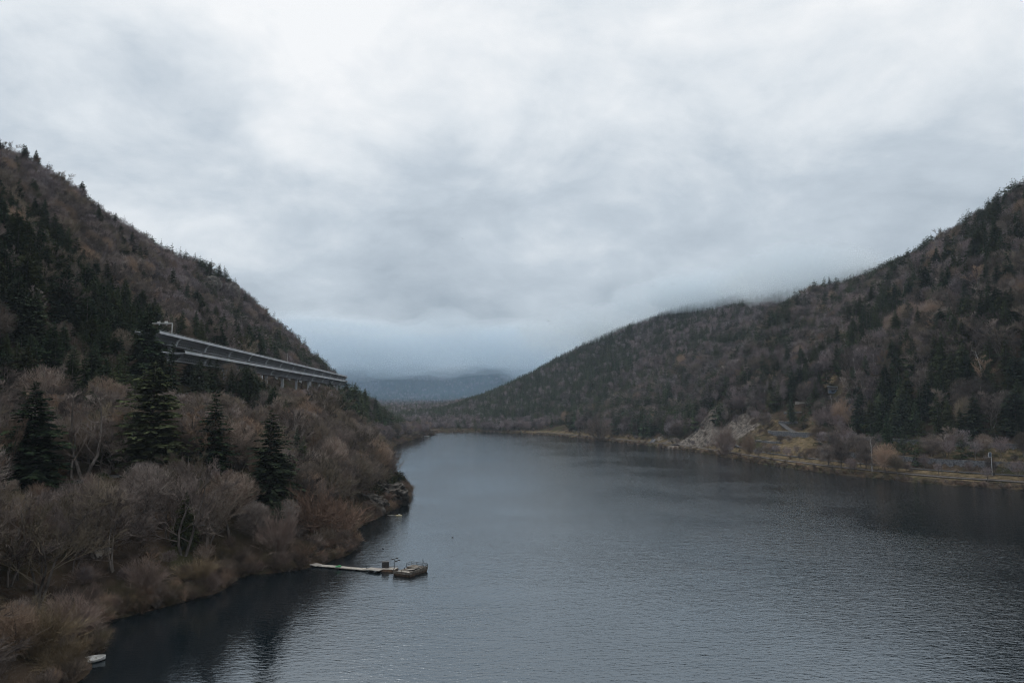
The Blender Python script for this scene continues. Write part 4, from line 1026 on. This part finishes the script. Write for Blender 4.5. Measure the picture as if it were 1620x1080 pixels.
hero('bare', 1412, 759, 36, 'low bare tree second right of the pale birch on the right shore', 6, 1.10, pt=(W(1412, 759)[0] + 5, W(1412, 759)[1] + 3))
hero('bare', 1175, 730, 40, 'bare tree right of the pinkish bush below the rock slope', 5, 1.10, pt=(W(1175, 730)[0] + 7, W(1175, 730)[1] + 4))
hero('ivy', 600, 770, 34, 'ivy-covered mass draped over the rocky point', 0, 1.3)
hero('ivy', 575, 762, 36, 'ivy-covered mound at the back of the rocky point', 0, 1.3)
hero('ivy', 625, 765, 22, 'low ivy cushion at the tip of the rocky point', 0, 1.2)
for a, b, c in CLEAR: pass
ca = np.array(CLEAR)
tx = np.array([[t_['x'], t_['y']] for t_ in T])
dmin = np.full(len(T), False)
for a, b, c in ca: dmin |= ((tx[:, 0] - a) ** 2 + (tx[:, 1] - b) ** 2) < c * c
# open the view to the four foreground spruces and the twin-trunked tree
T = [t_ for t_, m in zip(T, dmin) if not m]
hu = [(h_, *project(h_['x'], h_['y'], h_['z'])[:2], project(h_['x'], h_['y'], h_['z'] + h_['h'])[1]) for h_ in HERO if h_['k'] in ('conifer', 'bare') and h_['y'] < 420]
for t_ in T:
    if t_['y'] > 420: continue
    uu, vb, f_ = project(t_['x'], t_['y'], t_['z']); vt = project(t_['x'], t_['y'], t_['z'] + t_['h'])[1]
    for h_, a, b, c in hu:
        wpx = (b - c) * (.2 if h_['k'] == 'conifer' else .3); own = (vb - vt) * {'conifer': .16, 'bare': .30, 'birch': .2}.get(t_['k'], .5)
        if t_['y'] < h_['y'] and abs(uu - a) < wpx + own * .7 and vt < b - 12:
            k_ = (vb - (b - 12)) / max(vb - vt, 1)
            t_['h'] *= max(k_, .12)
T = [t_ for t_ in T if t_['h'] > 1.1]
for t_ in T:
    if t_['k'] in ('bare', 'conifer', 'birch') and t_['h'] < 4.2: t_['k'] = 'shrub'
# the terraces of the right slope stay open to view
keep = []
for t_ in T:
    if t_['x'] > 100 and t_['y'] < 760:
        uu, vb_, _ = project(t_['x'], t_['y'], t_['z']); hp_ = t_['h'] * F / t_['y']; wp_ = hp_ * .2
        hit = False
        for a_, b_, c_, d2_ in ((1228, 632, 1276, 690), (1302, 602, 1334, 626), (1195, 684, 1300, 706)):
            if uu + wp_ > a_ and uu - wp_ < c_ and vb_ > b_ and vb_ - hp_ < d2_ - 3:
                if vb_ <= d2_ + 2:
                    hit = t_['s'] < .85
                else:
                    t_['h'] *= max(.1, (vb_ - d2_ + 3) / hp_); hp_ = t_['h'] * F / t_['y']
        if hit or t_['h'] < 1.0: continue
        if t_['h'] < 3.5: t_['k'] = 'shrub'
    keep.append(t_)
T = keep
cl_g = G(352, 456); keep = []
for t_ in T:
    if t_['zone'] == 'left' and cl_g[1] - 130 < t_['y'] < cl_g[1] + 12:
        uu, vb_, _ = project(t_['x'], t_['y'], t_['z']); vt_ = vb_ - t_['h'] * F / t_['y']
        if 318 < uu < 378 and vt_ < 482 and vb_ > 438 and t_['s'] < .8: continue
    keep.append(t_)
T = keep
T += HERO
# ------------------------------------------------------------------ which trees show: coarse depth painting
BW, BH = 810, 540
buf = np.zeros((BH, BW), bool)
order = sorted(range(len(T)), key=lambda i: T[i]['y'])
ax = np.array([t_['x'] for t_ in T]); ay = np.array([t_['y'] for t_ in T]); az = np.array([t_['z'] for t_ in T]); ah = np.array([t_['h'] for t_ in T])
tv = visible_terrain(ax, ay, az + ah * .8)
ub, vb, fb = project(ax, ay, az); ut, vt, ft = project(ax, ay, az + ah)
for i in order:
    t_ = T[i]; t_['px'] = 0; t_['hpx'] = vb[i] - vt[i]; t_['u'] = ub[i]; t_['v'] = vb[i]
    if not tv[i]: continue
    k = t_['k']; hp = (vb[i] - vt[i]) / 2; wp_ = hp * {'conifer': .16, 'bare': .36, 'birch': .2, 'shrub': .7, 'ivy': .7}[k]
    x0, x1 = int(max(0, ub[i] / 2 - wp_)), int(min(BW, ub[i] / 2 + wp_ + 1)); y0, y1 = int(max(0, vt[i] / 2)), int(min(BH, vb[i] / 2 + 1))
    if k in ('bare', 'birch'): y1 = int(max(y0 + 1, y1 - hp * .2)) if y1 > 0 else y1
    if x1 <= x0 or y1 <= y0: continue
    sub = buf[y0:y1, x0:x1]; t_['px'] = int((~sub).sum()); sub |= True
LIM = dict(conifer=296, bare=294, birch=110, shrub=240, ivy=80)
for k, lim in LIM.items():
    c = sorted([t_ for t_ in T if t_['k'] == k and (t_['px'] >= 6 or t_['hero'])], key=lambda t_: -(t_['px'] + (1e6 if t_['hero'] else 0)))
    for t_ in c[:lim]: t_['solo'] = True
MARKS = [('the sign gantry', 255, 520), ('the broad spruce at the left edge', 50, 690), ('the twin-trunked bare tree', 132, 690), ('the tallest broad spruce', 236, 660), ('the slim near-black spruce', 338, 690),
    ('the spruce above the walkway', 424, 730), ('the middle of the viaduct', 430, 583), ('the far end of the viaduct', 540, 600), ('the near end of the viaduct', 310, 552), ('the rocky point', 620, 765), ('the blue-roofed shed', 306, 838),
    ('the floating walkway', 500, 893), ('the white rowing boat', 143, 1043), ('the straw-coloured willow bush', 55, 1040), ('the pale cliff on the left ridge', 350, 455), ('the ruined hut', 1318, 615), ('the bare rock slope', 1115, 670),
    ('the concrete chute', 1042, 688), ('the big round willow bush', 944, 683), ('the railway signal', 1570, 730), ('the lone roadside spruce', 1405, 690), ('the pale birch at the water', 1373, 720), ('the grassy terraces', 1260, 655),
    ('the moored boat', 672, 690), ('the cloud on the right ridge', 1200, 485), ('the big dark spruce', 1490, 570), ('the reed clump', 315, 930), ('the russet bush', 537, 850), ('the large spreading bare tree', 290, 800),
    ('the big rounded bare tree', 60, 870), ('the small pale rock high up', 157, 371), ('the round pale bare crown', 95, 470), ('the stone wall by the railway', 1500, 730), ('the low end of the misty spur', 700, 650), ('the topmost pale rock', 66, 335)]
def describe(t_):
    uc, vc = t_['u'], t_['v'] - t_['hpx'] * .5
    nm, mu, mv = min(MARKS, key=lambda m_: math.hypot(m_[1] - uc, m_[2] - vc))
    dx, dy = uc - mu, mv - vc; a_ = math.degrees(math.atan2(dy, dx)) % 360
    dr_ = ['right of', 'up and right of', 'above', 'up and left of', 'left of', 'down and left of', 'below', 'down and right of'][int((a_ + 22.5) // 45) % 8]
    md_ = MEDH[t_['k']]; sz_ = 'tall' if t_['h'] > md_ * 1.12 else 'small' if t_['h'] < md_ * .82 else ''
    return (sz_ + ' ' + WORD[t_['k']] + ' ' + dr_ + ' ' + nm).strip()
MEDH = {k_: float(np.median([t_['h'] for t_ in T if t_['k'] == k_ and t_.get('solo')] or [1])) for k_ in LIM}
WORD = dict(conifer='dark green conifer', bare='leafless brown tree', birch='pale-stemmed birch', shrub='bare twiggy shrub', ivy='ivy-covered bush')
NAME = dict(conifer='conifer_tree', bare='bare_tree', birch='birch_tree', shrub='shrub', ivy='ivy_bush')
CAT = dict(conifer='conifer', bare='tree', birch='birch', shrub='shrub', ivy='bush')
STUFF = {}
for t_ in T:
    k = t_['k']; hp = t_['hpx']
    lst = PR['conifer_near'] if k == 'conifer' and hp > 46 else PR['conifer_far'] if k == 'conifer' else PR['bare_near'] if k == 'bare' and hp > 40 else PR['bare_far'] if k == 'bare' else PR[k]
    if k == 'bare' and t_['zone'] in ('right', 'left') and (t_['s'] * 91.7) % 1 < .3: lst = PR['bare_near']
    pi = t_.get('pr'); pi = int(t_['s'] * len(lst)) if pi is None else pi
    if k == 'shrub' and t_.get('pr') is None: pi = [0, 0, 0, 0, 0, 1, 1, 1, 1, 5, 5, 5, 5, 5, 2, 2, 3, 4, 0, 5][int(t_['s'] * 20)]
    pr = lst[pi % len(lst)]
    if t_['hero']: 
        if k == 'bare' and hp < 60: pr = PR['bare_near'][pi % 9]
        if k == 'conifer': pr = PR['conifer_near'][pi % 5]
    sc = t_['h'] / pr.h; wd = t_.get('wide', (.95 if k == 'conifer' else 1.0) + (.5 if k == 'conifer' else .45) * ((t_['s'] * 13.7) % 1))
    rz = t_['s'] * 40.0
    if not t_.get('solo'):
        STUFF.setdefault((NAME[k], id(pr.whole)), [pr.whole, []])[1].append((t_['x'], t_['y'], t_['z'] - .15, rz, sc * wd, sc)); continue
    if t_['hero']: lab = t_['hero']; grp = None
    else:
        lab = describe(t_); grp = lab + ', alike ones'
    loc = (t_['x'], t_['y'], t_['z'] - .15)
    if pr.trunk is None:
        o = new_obj(NAME[k], pr.whole, loc=loc, label=lab, cat=CAT[k], group=grp)
    else:
        o = new_obj(NAME[k], None, loc=loc, label=lab, cat=CAT[k], group=grp); o.empty_display_size = .5
        new_obj('trunk', pr.trunk, o); new_obj('crown', pr.crown, o)
    tl = .03 if k == 'conifer' else .07 if k in ('bare', 'birch') else 0
    o.rotation_euler = (tl * math.sin(rz * 3), tl * math.cos(rz * 5), rz); o.scale = (sc * wd, sc * wd * (.9 + .2 * (rz % 1)), sc)

# the remaining wood: one object per kind
def scatter_object(name, groups, label):
    ng = bpy.data.node_groups.new(name, 'GeometryNodeTree')
    ng.interface.new_socket('Geometry', in_out='INPUT', socket_type='NodeSocketGeometry'); ng.interface.new_socket('Geometry', in_out='OUTPUT', socket_type='NodeSocketGeometry')
    gi = ng.nodes.new('NodeGroupInput'); go = ng.nodes.new('NodeGroupOutput'); jn = ng.nodes.new('GeometryNodeJoinGeometry')
    pts, rot, scl, idx_ = [], [], [], []
    def attr(nm, dt):
        a = ng.nodes.new('GeometryNodeInputNamedAttribute'); a.data_type = dt; a.inputs[0].default_value = nm; return a.outputs[0]
    for gi_, (me, lst) in enumerate(groups):
        src = bpy.data.objects.new(me.name + '_source', me)
        for x, y, z, rz, sw, sh in lst: pts.append((x, y, z)); rot.append((.05 * math.sin(rz * 3), .05 * math.cos(rz * 5), rz)); scl.append((sw, sw, sh)); idx_.append(gi_)
        oi = ng.nodes.new('GeometryNodeObjectInfo'); oi.inputs['Object'].default_value = src; oi.inputs['As Instance'].default_value = True
        cmp_ = ng.nodes.new('FunctionNodeCompare'); cmp_.data_type = 'INT'; cmp_.operation = 'EQUAL'
        ng.links.new(attr('idx', 'INT'), cmp_.inputs[2]); cmp_.inputs[3].default_value = gi_
        ip = ng.nodes.new('GeometryNodeInstanceOnPoints')
        ng.links.new(gi.outputs[0], ip.inputs['Points']); ng.links.new(cmp_.outputs[0], ip.inputs['Selection']); ng.links.new(oi.outputs['Geometry'], ip.inputs['Instance'])
        er = ng.nodes.new('FunctionNodeEulerToRotation'); ng.links.new(attr('rot', 'FLOAT_VECTOR'), er.inputs[0]); ng.links.new(er.outputs[0], ip.inputs['Rotation'])
        ng.links.new(attr('scl', 'FLOAT_VECTOR'), ip.inputs['Scale']); ng.links.new(ip.outputs[0], jn.inputs[0])
    ng.links.new(jn.outputs[0], go.inputs[0])
    me = bpy.data.meshes.new(name); me.vertices.add(len(pts)); me.vertices.foreach_set('co', np.array(pts, np.float32).ravel())
    for nm, ty, arr in (('rot', 'FLOAT_VECTOR', rot), ('scl', 'FLOAT_VECTOR', scl)):
        a = me.attributes.new(nm, ty, 'POINT'); a.data.foreach_set('vector', np.array(arr, np.float32).ravel())
    a = me.attributes.new('idx', 'INT', 'POINT'); a.data.foreach_set('value', np.array(idx_, np.int32))
    me.update()
    o = new_obj(name, me, label=label, kind='stuff', cat='woodland'); md = o.modifiers.new('scatter', 'NODES'); md.node_group = ng
    return o
SN = dict(conifer_tree=('conifer_wood', 'dense conifer wood covering the valley slopes'), bare_tree=('bare_wood', 'leafless brown wood covering the valley slopes'),
          birch_tree=('birch_wood', 'pale birches scattered through the right slope wood'), shrub=('undergrowth', 'bare twiggy undergrowth on the slopes and banks'), ivy_bush=('ivy_growth', 'dark ivy on the bank'))
for nm in SN:
    g = [tuple(v_) for (n_, _), v_ in STUFF.items() if n_ == nm]
    if g: scatter_object(SN[nm][0], g, SN[nm][1])
print('TREES', {k: (sum(1 for t_ in T if t_['k'] == k), sum(1 for t_ in T if t_['k'] == k and t_.get('solo'))) for k in LIM})
# ------------------------------------------------------------------ raft and walkway
def frame_at(name, p, heading, **kw):
    o = new_obj(name, None, loc=p, **kw); o.rotation_euler = (0, 0, heading); return o
wa = np.array(W(622, 909)); wb = np.array(W(652, 911)); wc = np.array(W(677, 904))
hd = math.atan2(*(wb - wa)[::-1]); side = wc - wb; Lx = np.linalg.norm(wb - wa); Ly = 8.2
hd = math.atan2(side[1], side[0]) - math.pi / 2
raft = frame_at('floating_raft', (wa[0], wa[1], 0), hd * .82, label='weathered floating work raft with railings out on the lake', cat='raft')
X1, Y1 = 6.0, 9.0
m = MB(); m.loft([[(.15, .15, -.4), (X1 - .15, .15, -.4), (X1 - .15, Y1 - .15, -.4), (.15, Y1 - .15, -.4)], [(0, 0, .75), (X1, 0, .75), (X1, Y1, .75), (0, Y1, .75)]]).build('hull', M_rust, raft)
m = MB(); m.box((X1 / 2, -.06, .95), (X1, .12, .75)); m.build('front_bulwark', M_hull, raft)
for i in range(9):
    MB().box((X1 / 2, .5 + i * 1.0, .80), (X1 - .1, .94, .09)).build('deck_plank', M_deck if i in (1, 2) else M_hull, raft)
bw = MB().box((X1 + .07, Y1 / 2, 1.05), (.14, Y1, .95)).build('side_bulwark', M_hull, raft)
for yy in (1.6, 3.0, 5.2): MB().box((X1 - .04, yy, 1.1), (.1, .55, .6)).build('opening_shade_panel', M_dark, bw)  # shallow black blocks, painted shade in place of cut holes
MB().box((X1 / 2 + .3, 7.3, 1.15), (X1 - .8, 3.2, .6)).build('raised_deck', M_hull, raft)
MB().box((3.2, 4.9, 1.1), (2.6, 1.9, .1), 0, R(-9)).build('ramp_plate', M_plaster, raft)
for i, (x, y) in enumerate(((X1, .2), (X1, 2.4), (X1, 4.6), (X1, 6.8), (X1, Y1), (X1 * .66, Y1), (X1 * .33, Y1), (.1, Y1), (.1, 6.4), (X1 * .5, 0), (.1, 0))):
    MB().tube([(x, y, .7), (x, y, 2.3 if y > 4 else 1.9)], .085, 5).build('rail_post', M_dark_metal, raft)
for zz in (1.75, 2.25): MB().tube([(X1, 4.6, zz), (X1, Y1, zz), (.1, Y1, zz), (.1, 6.4, zz)], .07, 4).build('rail', M_dark_metal, raft)
MB().tube([(.1, 0, 1.85), (X1, 0, 1.85), (X1, 4.6, 1.85)], .06, 4).build('rail', M_dark_metal, raft)
wn = np.array(W(604, 904))
low = frame_at('landing_pontoon', (wn[0], wn[1] + .6, 0), hd * .3, label='low rusty pontoon joining the walkway to the raft', cat='pontoon')
MB().box((2.0, .9, .25), (4.6, 3.0, .9)).build('float', M_rust, low)
for i in range(4): MB().box((.3 + 1.12 * i, .9, .76), (1.05, 2.9, .1)).build('deck_plank', M_deck, low)
MB().tube([(-.2, 2.3, .8), (4.2, 2.3, 1.2)], .05, 4).build('handrail', M_rust, low)
bx = frame_at('black_box', (wn[0] + .75, wn[1] + 2.0, .82), .15, label='black crate-like box on the low pontoon', cat='box')
MB().box((0, 0, .85), (2.1, 1.2, 1.7)).build('body', M_dark_metal, bx); MB().box((0, 0, 1.75), (2.2, 1.3, .1)).build('lid', M_dark_metal, bx)
wm = np.array(W(621.5, 905))
ms = frame_at('lamp_stand', (wm[0] + .3, wm[1] + 1.4, .82), .2, label='dark stand with lamp heads on the front corner of the raft', cat='stand')
MB().tube([(0, 0, -.2), (0, 0, 3.0)], .09, 6).build('pole', M_dark_metal, ms)
MB().tube([(-.7, 0, 2.8), (.7, 0, 3.0)], .06, 4).build('crossbar', M_dark_metal, ms)
MB().tube([(0, 0, 2.1), (1.3, .2, 2.4)], .06, 4).build('crossbar', M_dark_metal, ms)
for x, z in ((-.65, 2.85), (.6, 3.08), (1.25, 2.45), (.4, 2.2)): MB().box((x, 0, z), (.7, .4, .22), .3, R(12)).build('lamp_head', M_dark_metal, ms)
wk = [np.array(W(u, v_)) for u, v_ in ((484, 893.5), (505, 896), (530, 898), (556, 900.5), (582, 902.5), (604, 905))]
root = frame_at('walkway', (wk[0][0], wk[0][1], 0), 0, label='long pale floating walkway from the bank to the raft', cat='walkway')
o_ = Vector((*wk[0], 0))
for i in range(5):
    a = Vector((*wk[i], 0)) - o_; b = Vector((*wk[i + 1], 0)) - o_; d = (b - a).normalized(); n = Vector((-d.y, d.x, 0)); w0 = 1.15 if i in (1, 2, 3) else 1.5
    a2 = a + d * .08; b2 = b - d * .08; z1 = .5 + (.45 if i == 0 else .3 if i == 4 else 0)
    sec = MB().loft([[p - n * w0 * k + Vector((0, 0, z - .16)), p + n * w0 * k + Vector((0, 0, z - .16)), p + n * w0 * k + Vector((0, 0, z)), p - n * w0 * k + Vector((0, 0, z))] for p, z, k in ((a2, z1, 1), (b2, .5 if i < 4 else .8, 1))]).build('walkway_section', M_plaster if i in (0, 4) else M_deck, root)
    for f_ in (.25, .75):
        p = a.lerp(b, f_); MB().tube([p - n * w0 * .9 + Vector((0, 0, .1)), p + n * w0 * .9 + Vector((0, 0, .1))], .32, 8).build('float', M_dark_metal, sec)
g = np.array(W(535, 899))
MB().box((0, 0, .12), (1.7, 1.2, .22), .2).box((.3, .1, .3), (.9, .8, .2), .5).build('green_tarpaulin', M_green, loc=(g[0], g[1] + .1, .51), label='bright green tarpaulin lying on the walkway', cat='tarpaulin')
# cormorants
def cormorant_mesh():
    m = MB(); sp = [((-.32, .02), .035), ((-.20, .10), .06), ((-.08, .24), .12), ((.02, .38), .135), ((.08, .50), .10), ((.09, .60), .055), ((.07, .70), .042), ((.10, .78), .048), ((.16, .80), .04), ((.22, .795), .018), ((.30, .785), .008)]
    rings = []
    for (x, z), r in sp: rings.append([Vector((x, math.cos(t_) * r * .85, z + .08)) + Vector((math.sin(t_) * r * (.6 if z < .6 else .2), 0, math.sin(t_) * r * .7)) for t_ in np.arange(8) * math.pi / 4])
    m.loft(rings)
    for s in (-1, 1): m.tube([(0, .05 * s, .25), (.0, .06 * s, .0)], .018, 4)
    me = bpy.data.meshes.new('cormorant'); me.from_pydata([tuple(v_) for v_ in m.v], [], m.f); me.materials.append(M_bird); me.polygons.foreach_set('use_smooth', np.full(len(me.polygons), True)); return me
cm = cormorant_mesh()
rm = raft.matrix_basis if False else Matrix.Translation(raft.location) @ Matrix.Rotation(raft.rotation_euler.z, 4, 'Z')
spots = [(np.array([*W(573, 902), .5]), .3, 'cormorant standing on the walkway, left one of the pair'), (np.array([*W(579.5, 902.6), .5]), 2.6, 'cormorant standing on the walkway, right one of the pair'),
         (np.array(rm @ Vector((1.1, 4.2, .85))), 1.0, 'cormorant standing in the middle of the raft deck'), (np.array(rm @ Vector((4.3, 9.0, 2.28))), 2.0, 'cormorant perched on the back railing of the raft')]
for p, a, lab in spots:
    o = new_obj('cormorant', cm, loc=tuple(p), label=lab, cat='bird', group='cormorants on the raft and walkway'); o.rotation_euler = (0, 0, a); o.scale = (1.25,) * 3
# ------------------------------------------------------------------ small boats and floats
def boat(name, label, loc, rz, L, B, H, mat, tilt=0.0):
    root = new_obj(name, None, loc=loc, label=label, cat='boat'); root.rotation_euler = (R(tilt), 0, rz)
    st = [(-.5, .34, .0), (-.3, .44, -.02), (0, .5, -.03), (.25, .40, 0), (.42, .2, .06), (.5, .015, .14)]
    m = MB(); rings = []
    for x, w, zz in st: rings.append([(x * L, y * B * w * 2 * .5 * 2, zz * H + z * H) for y, z in ((-.5, 1), (-.44, .45), (-.2, .05), (.2, .05), (.44, .45), (.5, 1))])
    k = 6; vs = [p for r in rings for p in r]; n = len(rings)
    fs = [(i * k + j, i * k + j + 1, (i + 1) * k + j + 1, (i + 1) * k + j) for i in range(n - 1) for j in range(k - 1)] + [(0, 1, 2, 3, 4, 5)]
    m.add(vs, fs); hull = m.build('hull', mat, root); md = hull.modifiers.new('thick', 'SOLIDIFY'); md.thickness = .05
    for x in (-.18, .14): MB().box((x * L, 0, H * .62), (.22, B * .9, .05)).build('thwart', M_deck, root)
    m = MB(); m.tube([rings[i][0] for i in range(n)], .045, 5); m.tube([rings[i][5] for i in range(n)], .045, 5); m.build('gunwale', M_white, root)
    return root
g = W(143, 1046)
boat('rowing_boat', 'small white rowing boat half hidden by the bushes in the lower left', (g[0] + .6, g[1] - .3, .05), R(38), 4.4, 1.8, .85, M_white, 14)
g = W(672, 690.3)
boat('moored_boat', 'tiny white boat moored at the far left shore', (g[0] + 4, g[1] - 6, 0), R(10), 8.5, 3.0, 1.6, M_white)
g = np.array(W(631, 815.5))
r_ = frame_at('yellow_float', (g[0], g[1], 0), .1, label='faded yellow float on dark water off the rocky point', cat='float')
MB().loft([[(x, math.cos(t_) * r, .15 + math.sin(t_) * r * .7) for t_ in np.arange(8) * math.pi / 4] for x, r in ((-1.5, .12), (-1.2, .38), (0, .52), (1.1, .40), (1.5, .1))]).build('body', M_yellow, r_, smooth_shade=True)
MB().box((.2, 0, .55), (.9, .5, .25)).build('top_plate', M_white, r_)
MB().tube([W(613, 814.5) + (.06,), W(620, 814.8) + (.1,), W(626, 815) + (.08,)], [.1, .16, .12], 6).build('drifting_pole', M_deck, label='thin pale pole floating left of the yellow float', cat='pole')
# ducks on the water
def duck_mesh():
    m = MB(); m.loft([[(x, math.cos(t_) * r, zc_ + math.sin(t_) * r * .75) for t_ in np.arange(8) * math.pi / 4] for x, zc_, r in ((-.28, .14, .02), (-.18, .1, .1), (0, .08, .14), (.14, .1, .11), (.19, .2, .05), (.2, .28, .06), (.25, .29, .05), (.33, .27, .012))])
    me = bpy.data.meshes.new('duck'); me.from_pydata([tuple(v_) for v_ in m.v], [], m.f); me.materials.append(M_bird); return me
dm = duck_mesh()
for u, v_, lab in ((716, 850, 'dark duck alone on open water right of the rocky point'), (606, 868, 'dark duck on the water above the raft')):
    g = W(u, v_); o = new_obj('duck', dm, loc=(g[0], g[1], 0), label=lab, cat='bird', group='ducks on the lake'); o.scale = (1.5,) * 3; o.rotation_euler = (0, 0, u)
# gulls in the air
def gull_mesh():
    m = MB(); m.loft([[(math.cos(t_) * r, y, math.sin(t_) * r) for t_ in np.arange(6) * math.pi / 3] for y, r in ((-.26, .012), (-.12, .055), (.05, .075), (.18, .045), (.27, .01))])
    for s in (-1, 1):
        m.loft([[(s * x, y0, z), (s * x, y1, z), (s * x, y1, z + .012), (s * x, y0, z + .012)] for x, y0, y1, z in ((.04, -.10, .12, .02), (.35, -.04, .16, .16), (.68, -.10, .02, .10))])
    me = bpy.data.meshes.new('gull'); me.from_pydata([tuple(v_) for v_ in m.v], [], m.f); me.materials.append(M_gull); return me
gm = gull_mesh()
for u, v_, Y, a, lab in ((732, 378, 260, .4, 'tiny gull highest in the sky, left of the others'), (1032, 453, 230, -.5, 'gull left of the gliding one above the misty ridge'), (1065, 450, 200, .1, 'gull gliding with spread wings above the misty ridge'), (868, 508, 260, .6, 'gull low in the sky over the lake end'), (820, 519, 300, -.8, 'faint gull lowest in the sky over the lake end')):
    p = P(u, v_, Y); o = new_obj('gull', gm, loc=tuple(p), label=lab, cat='bird', group='gulls in the sky'); o.rotation_euler = (R(10), R(12), a)
# ------------------------------------------------------------------ low cloud and haze
def volume_mat(name, color, density, aniso):
    m = base_mat(name); t = m.node_tree
    pv = N(t, 'ShaderNodeVolumePrincipled'); pv.inputs['Color'].default_value = (*color, 1); pv.inputs['Density'].default_value = density; pv.inputs['Anisotropy'].default_value = aniso
    om = N(t, 'ShaderNodeOutputMaterial'); t.links.new(pv.outputs[0], om.inputs['Volume']); return m
M_haze = volume_mat('haze_air', (.72, .86, 1.0), 0.5e-4, .1)
MB().box((0, 2900, 305), (15000, 12200, 640)).build('haze', M_haze, label='thin bluish haze filling the valley', kind='stuff', cat='haze')

def fog_bank(name, label, c, size, seed, density, sub=5):
    bm = bmesh.new(); bmesh.ops.create_icosphere(bm, subdivisions=sub, radius=1.0)
    for v_ in bm.verts:
        x, y, z = v_.co; k = .42 + 1.1 * float(fbm(np.array([x * 2.6 + seed]), np.array([y * 2.6 + z * 2.1 + seed * 2]), seed, 4)[0])
        v_.co = (x * k * size[0], y * k * size[1], z * k * size[2])
    me = bpy.data.meshes.new(name); bm.to_mesh(me); bm.free(); me.materials.append(volume_mat(name + '_vapour', (.86, .94, 1), density, .35) if density > .001 else volume_mat(name + '_added_haze', (.42, .70, 1), density, .1))
    return new_obj(name, me, loc=c, label=label, kind='stuff', cat='cloud')
WHERE = ('right end', 'right part', 'middle', 'middle left', 'left part', 'left end')
for i, (Y_, x_, z_) in enumerate(rc[4:10]):
    fog_bank('low_cloud', 'low cloud clinging to the ' + WHERE[i] + ' of the misty ridge crest', (x_ + 15, Y_, z_ + (50, 46, 44, 46, 54, 66)[i]), (150, 120, 58), 5 + i, (.007, .009, .009, .008, .006, .004)[i])
for i, (c, sz, de, lab) in enumerate((((-1150, 3900, 366), (800, 480, 170), .0026, 'cloud bank lying on the far mountain behind the viaduct end'), ((-350, 3950, 372), (800, 480, 170), .0026, 'cloud bank lying on the middle of the far mountain'), ((450, 3900, 362), (800, 480, 165), .0026, 'cloud bank lying on the far mountain behind the misty ridge'),
        ((-350, 3000, 170), (1300, 520, 230), .00036, 'added bluish haze volume in the far valley'))):  # last volume is added to deepen the haze over the far mountain
    fog_bank('low_cloud', lab, c, sz, 15 + i, de)
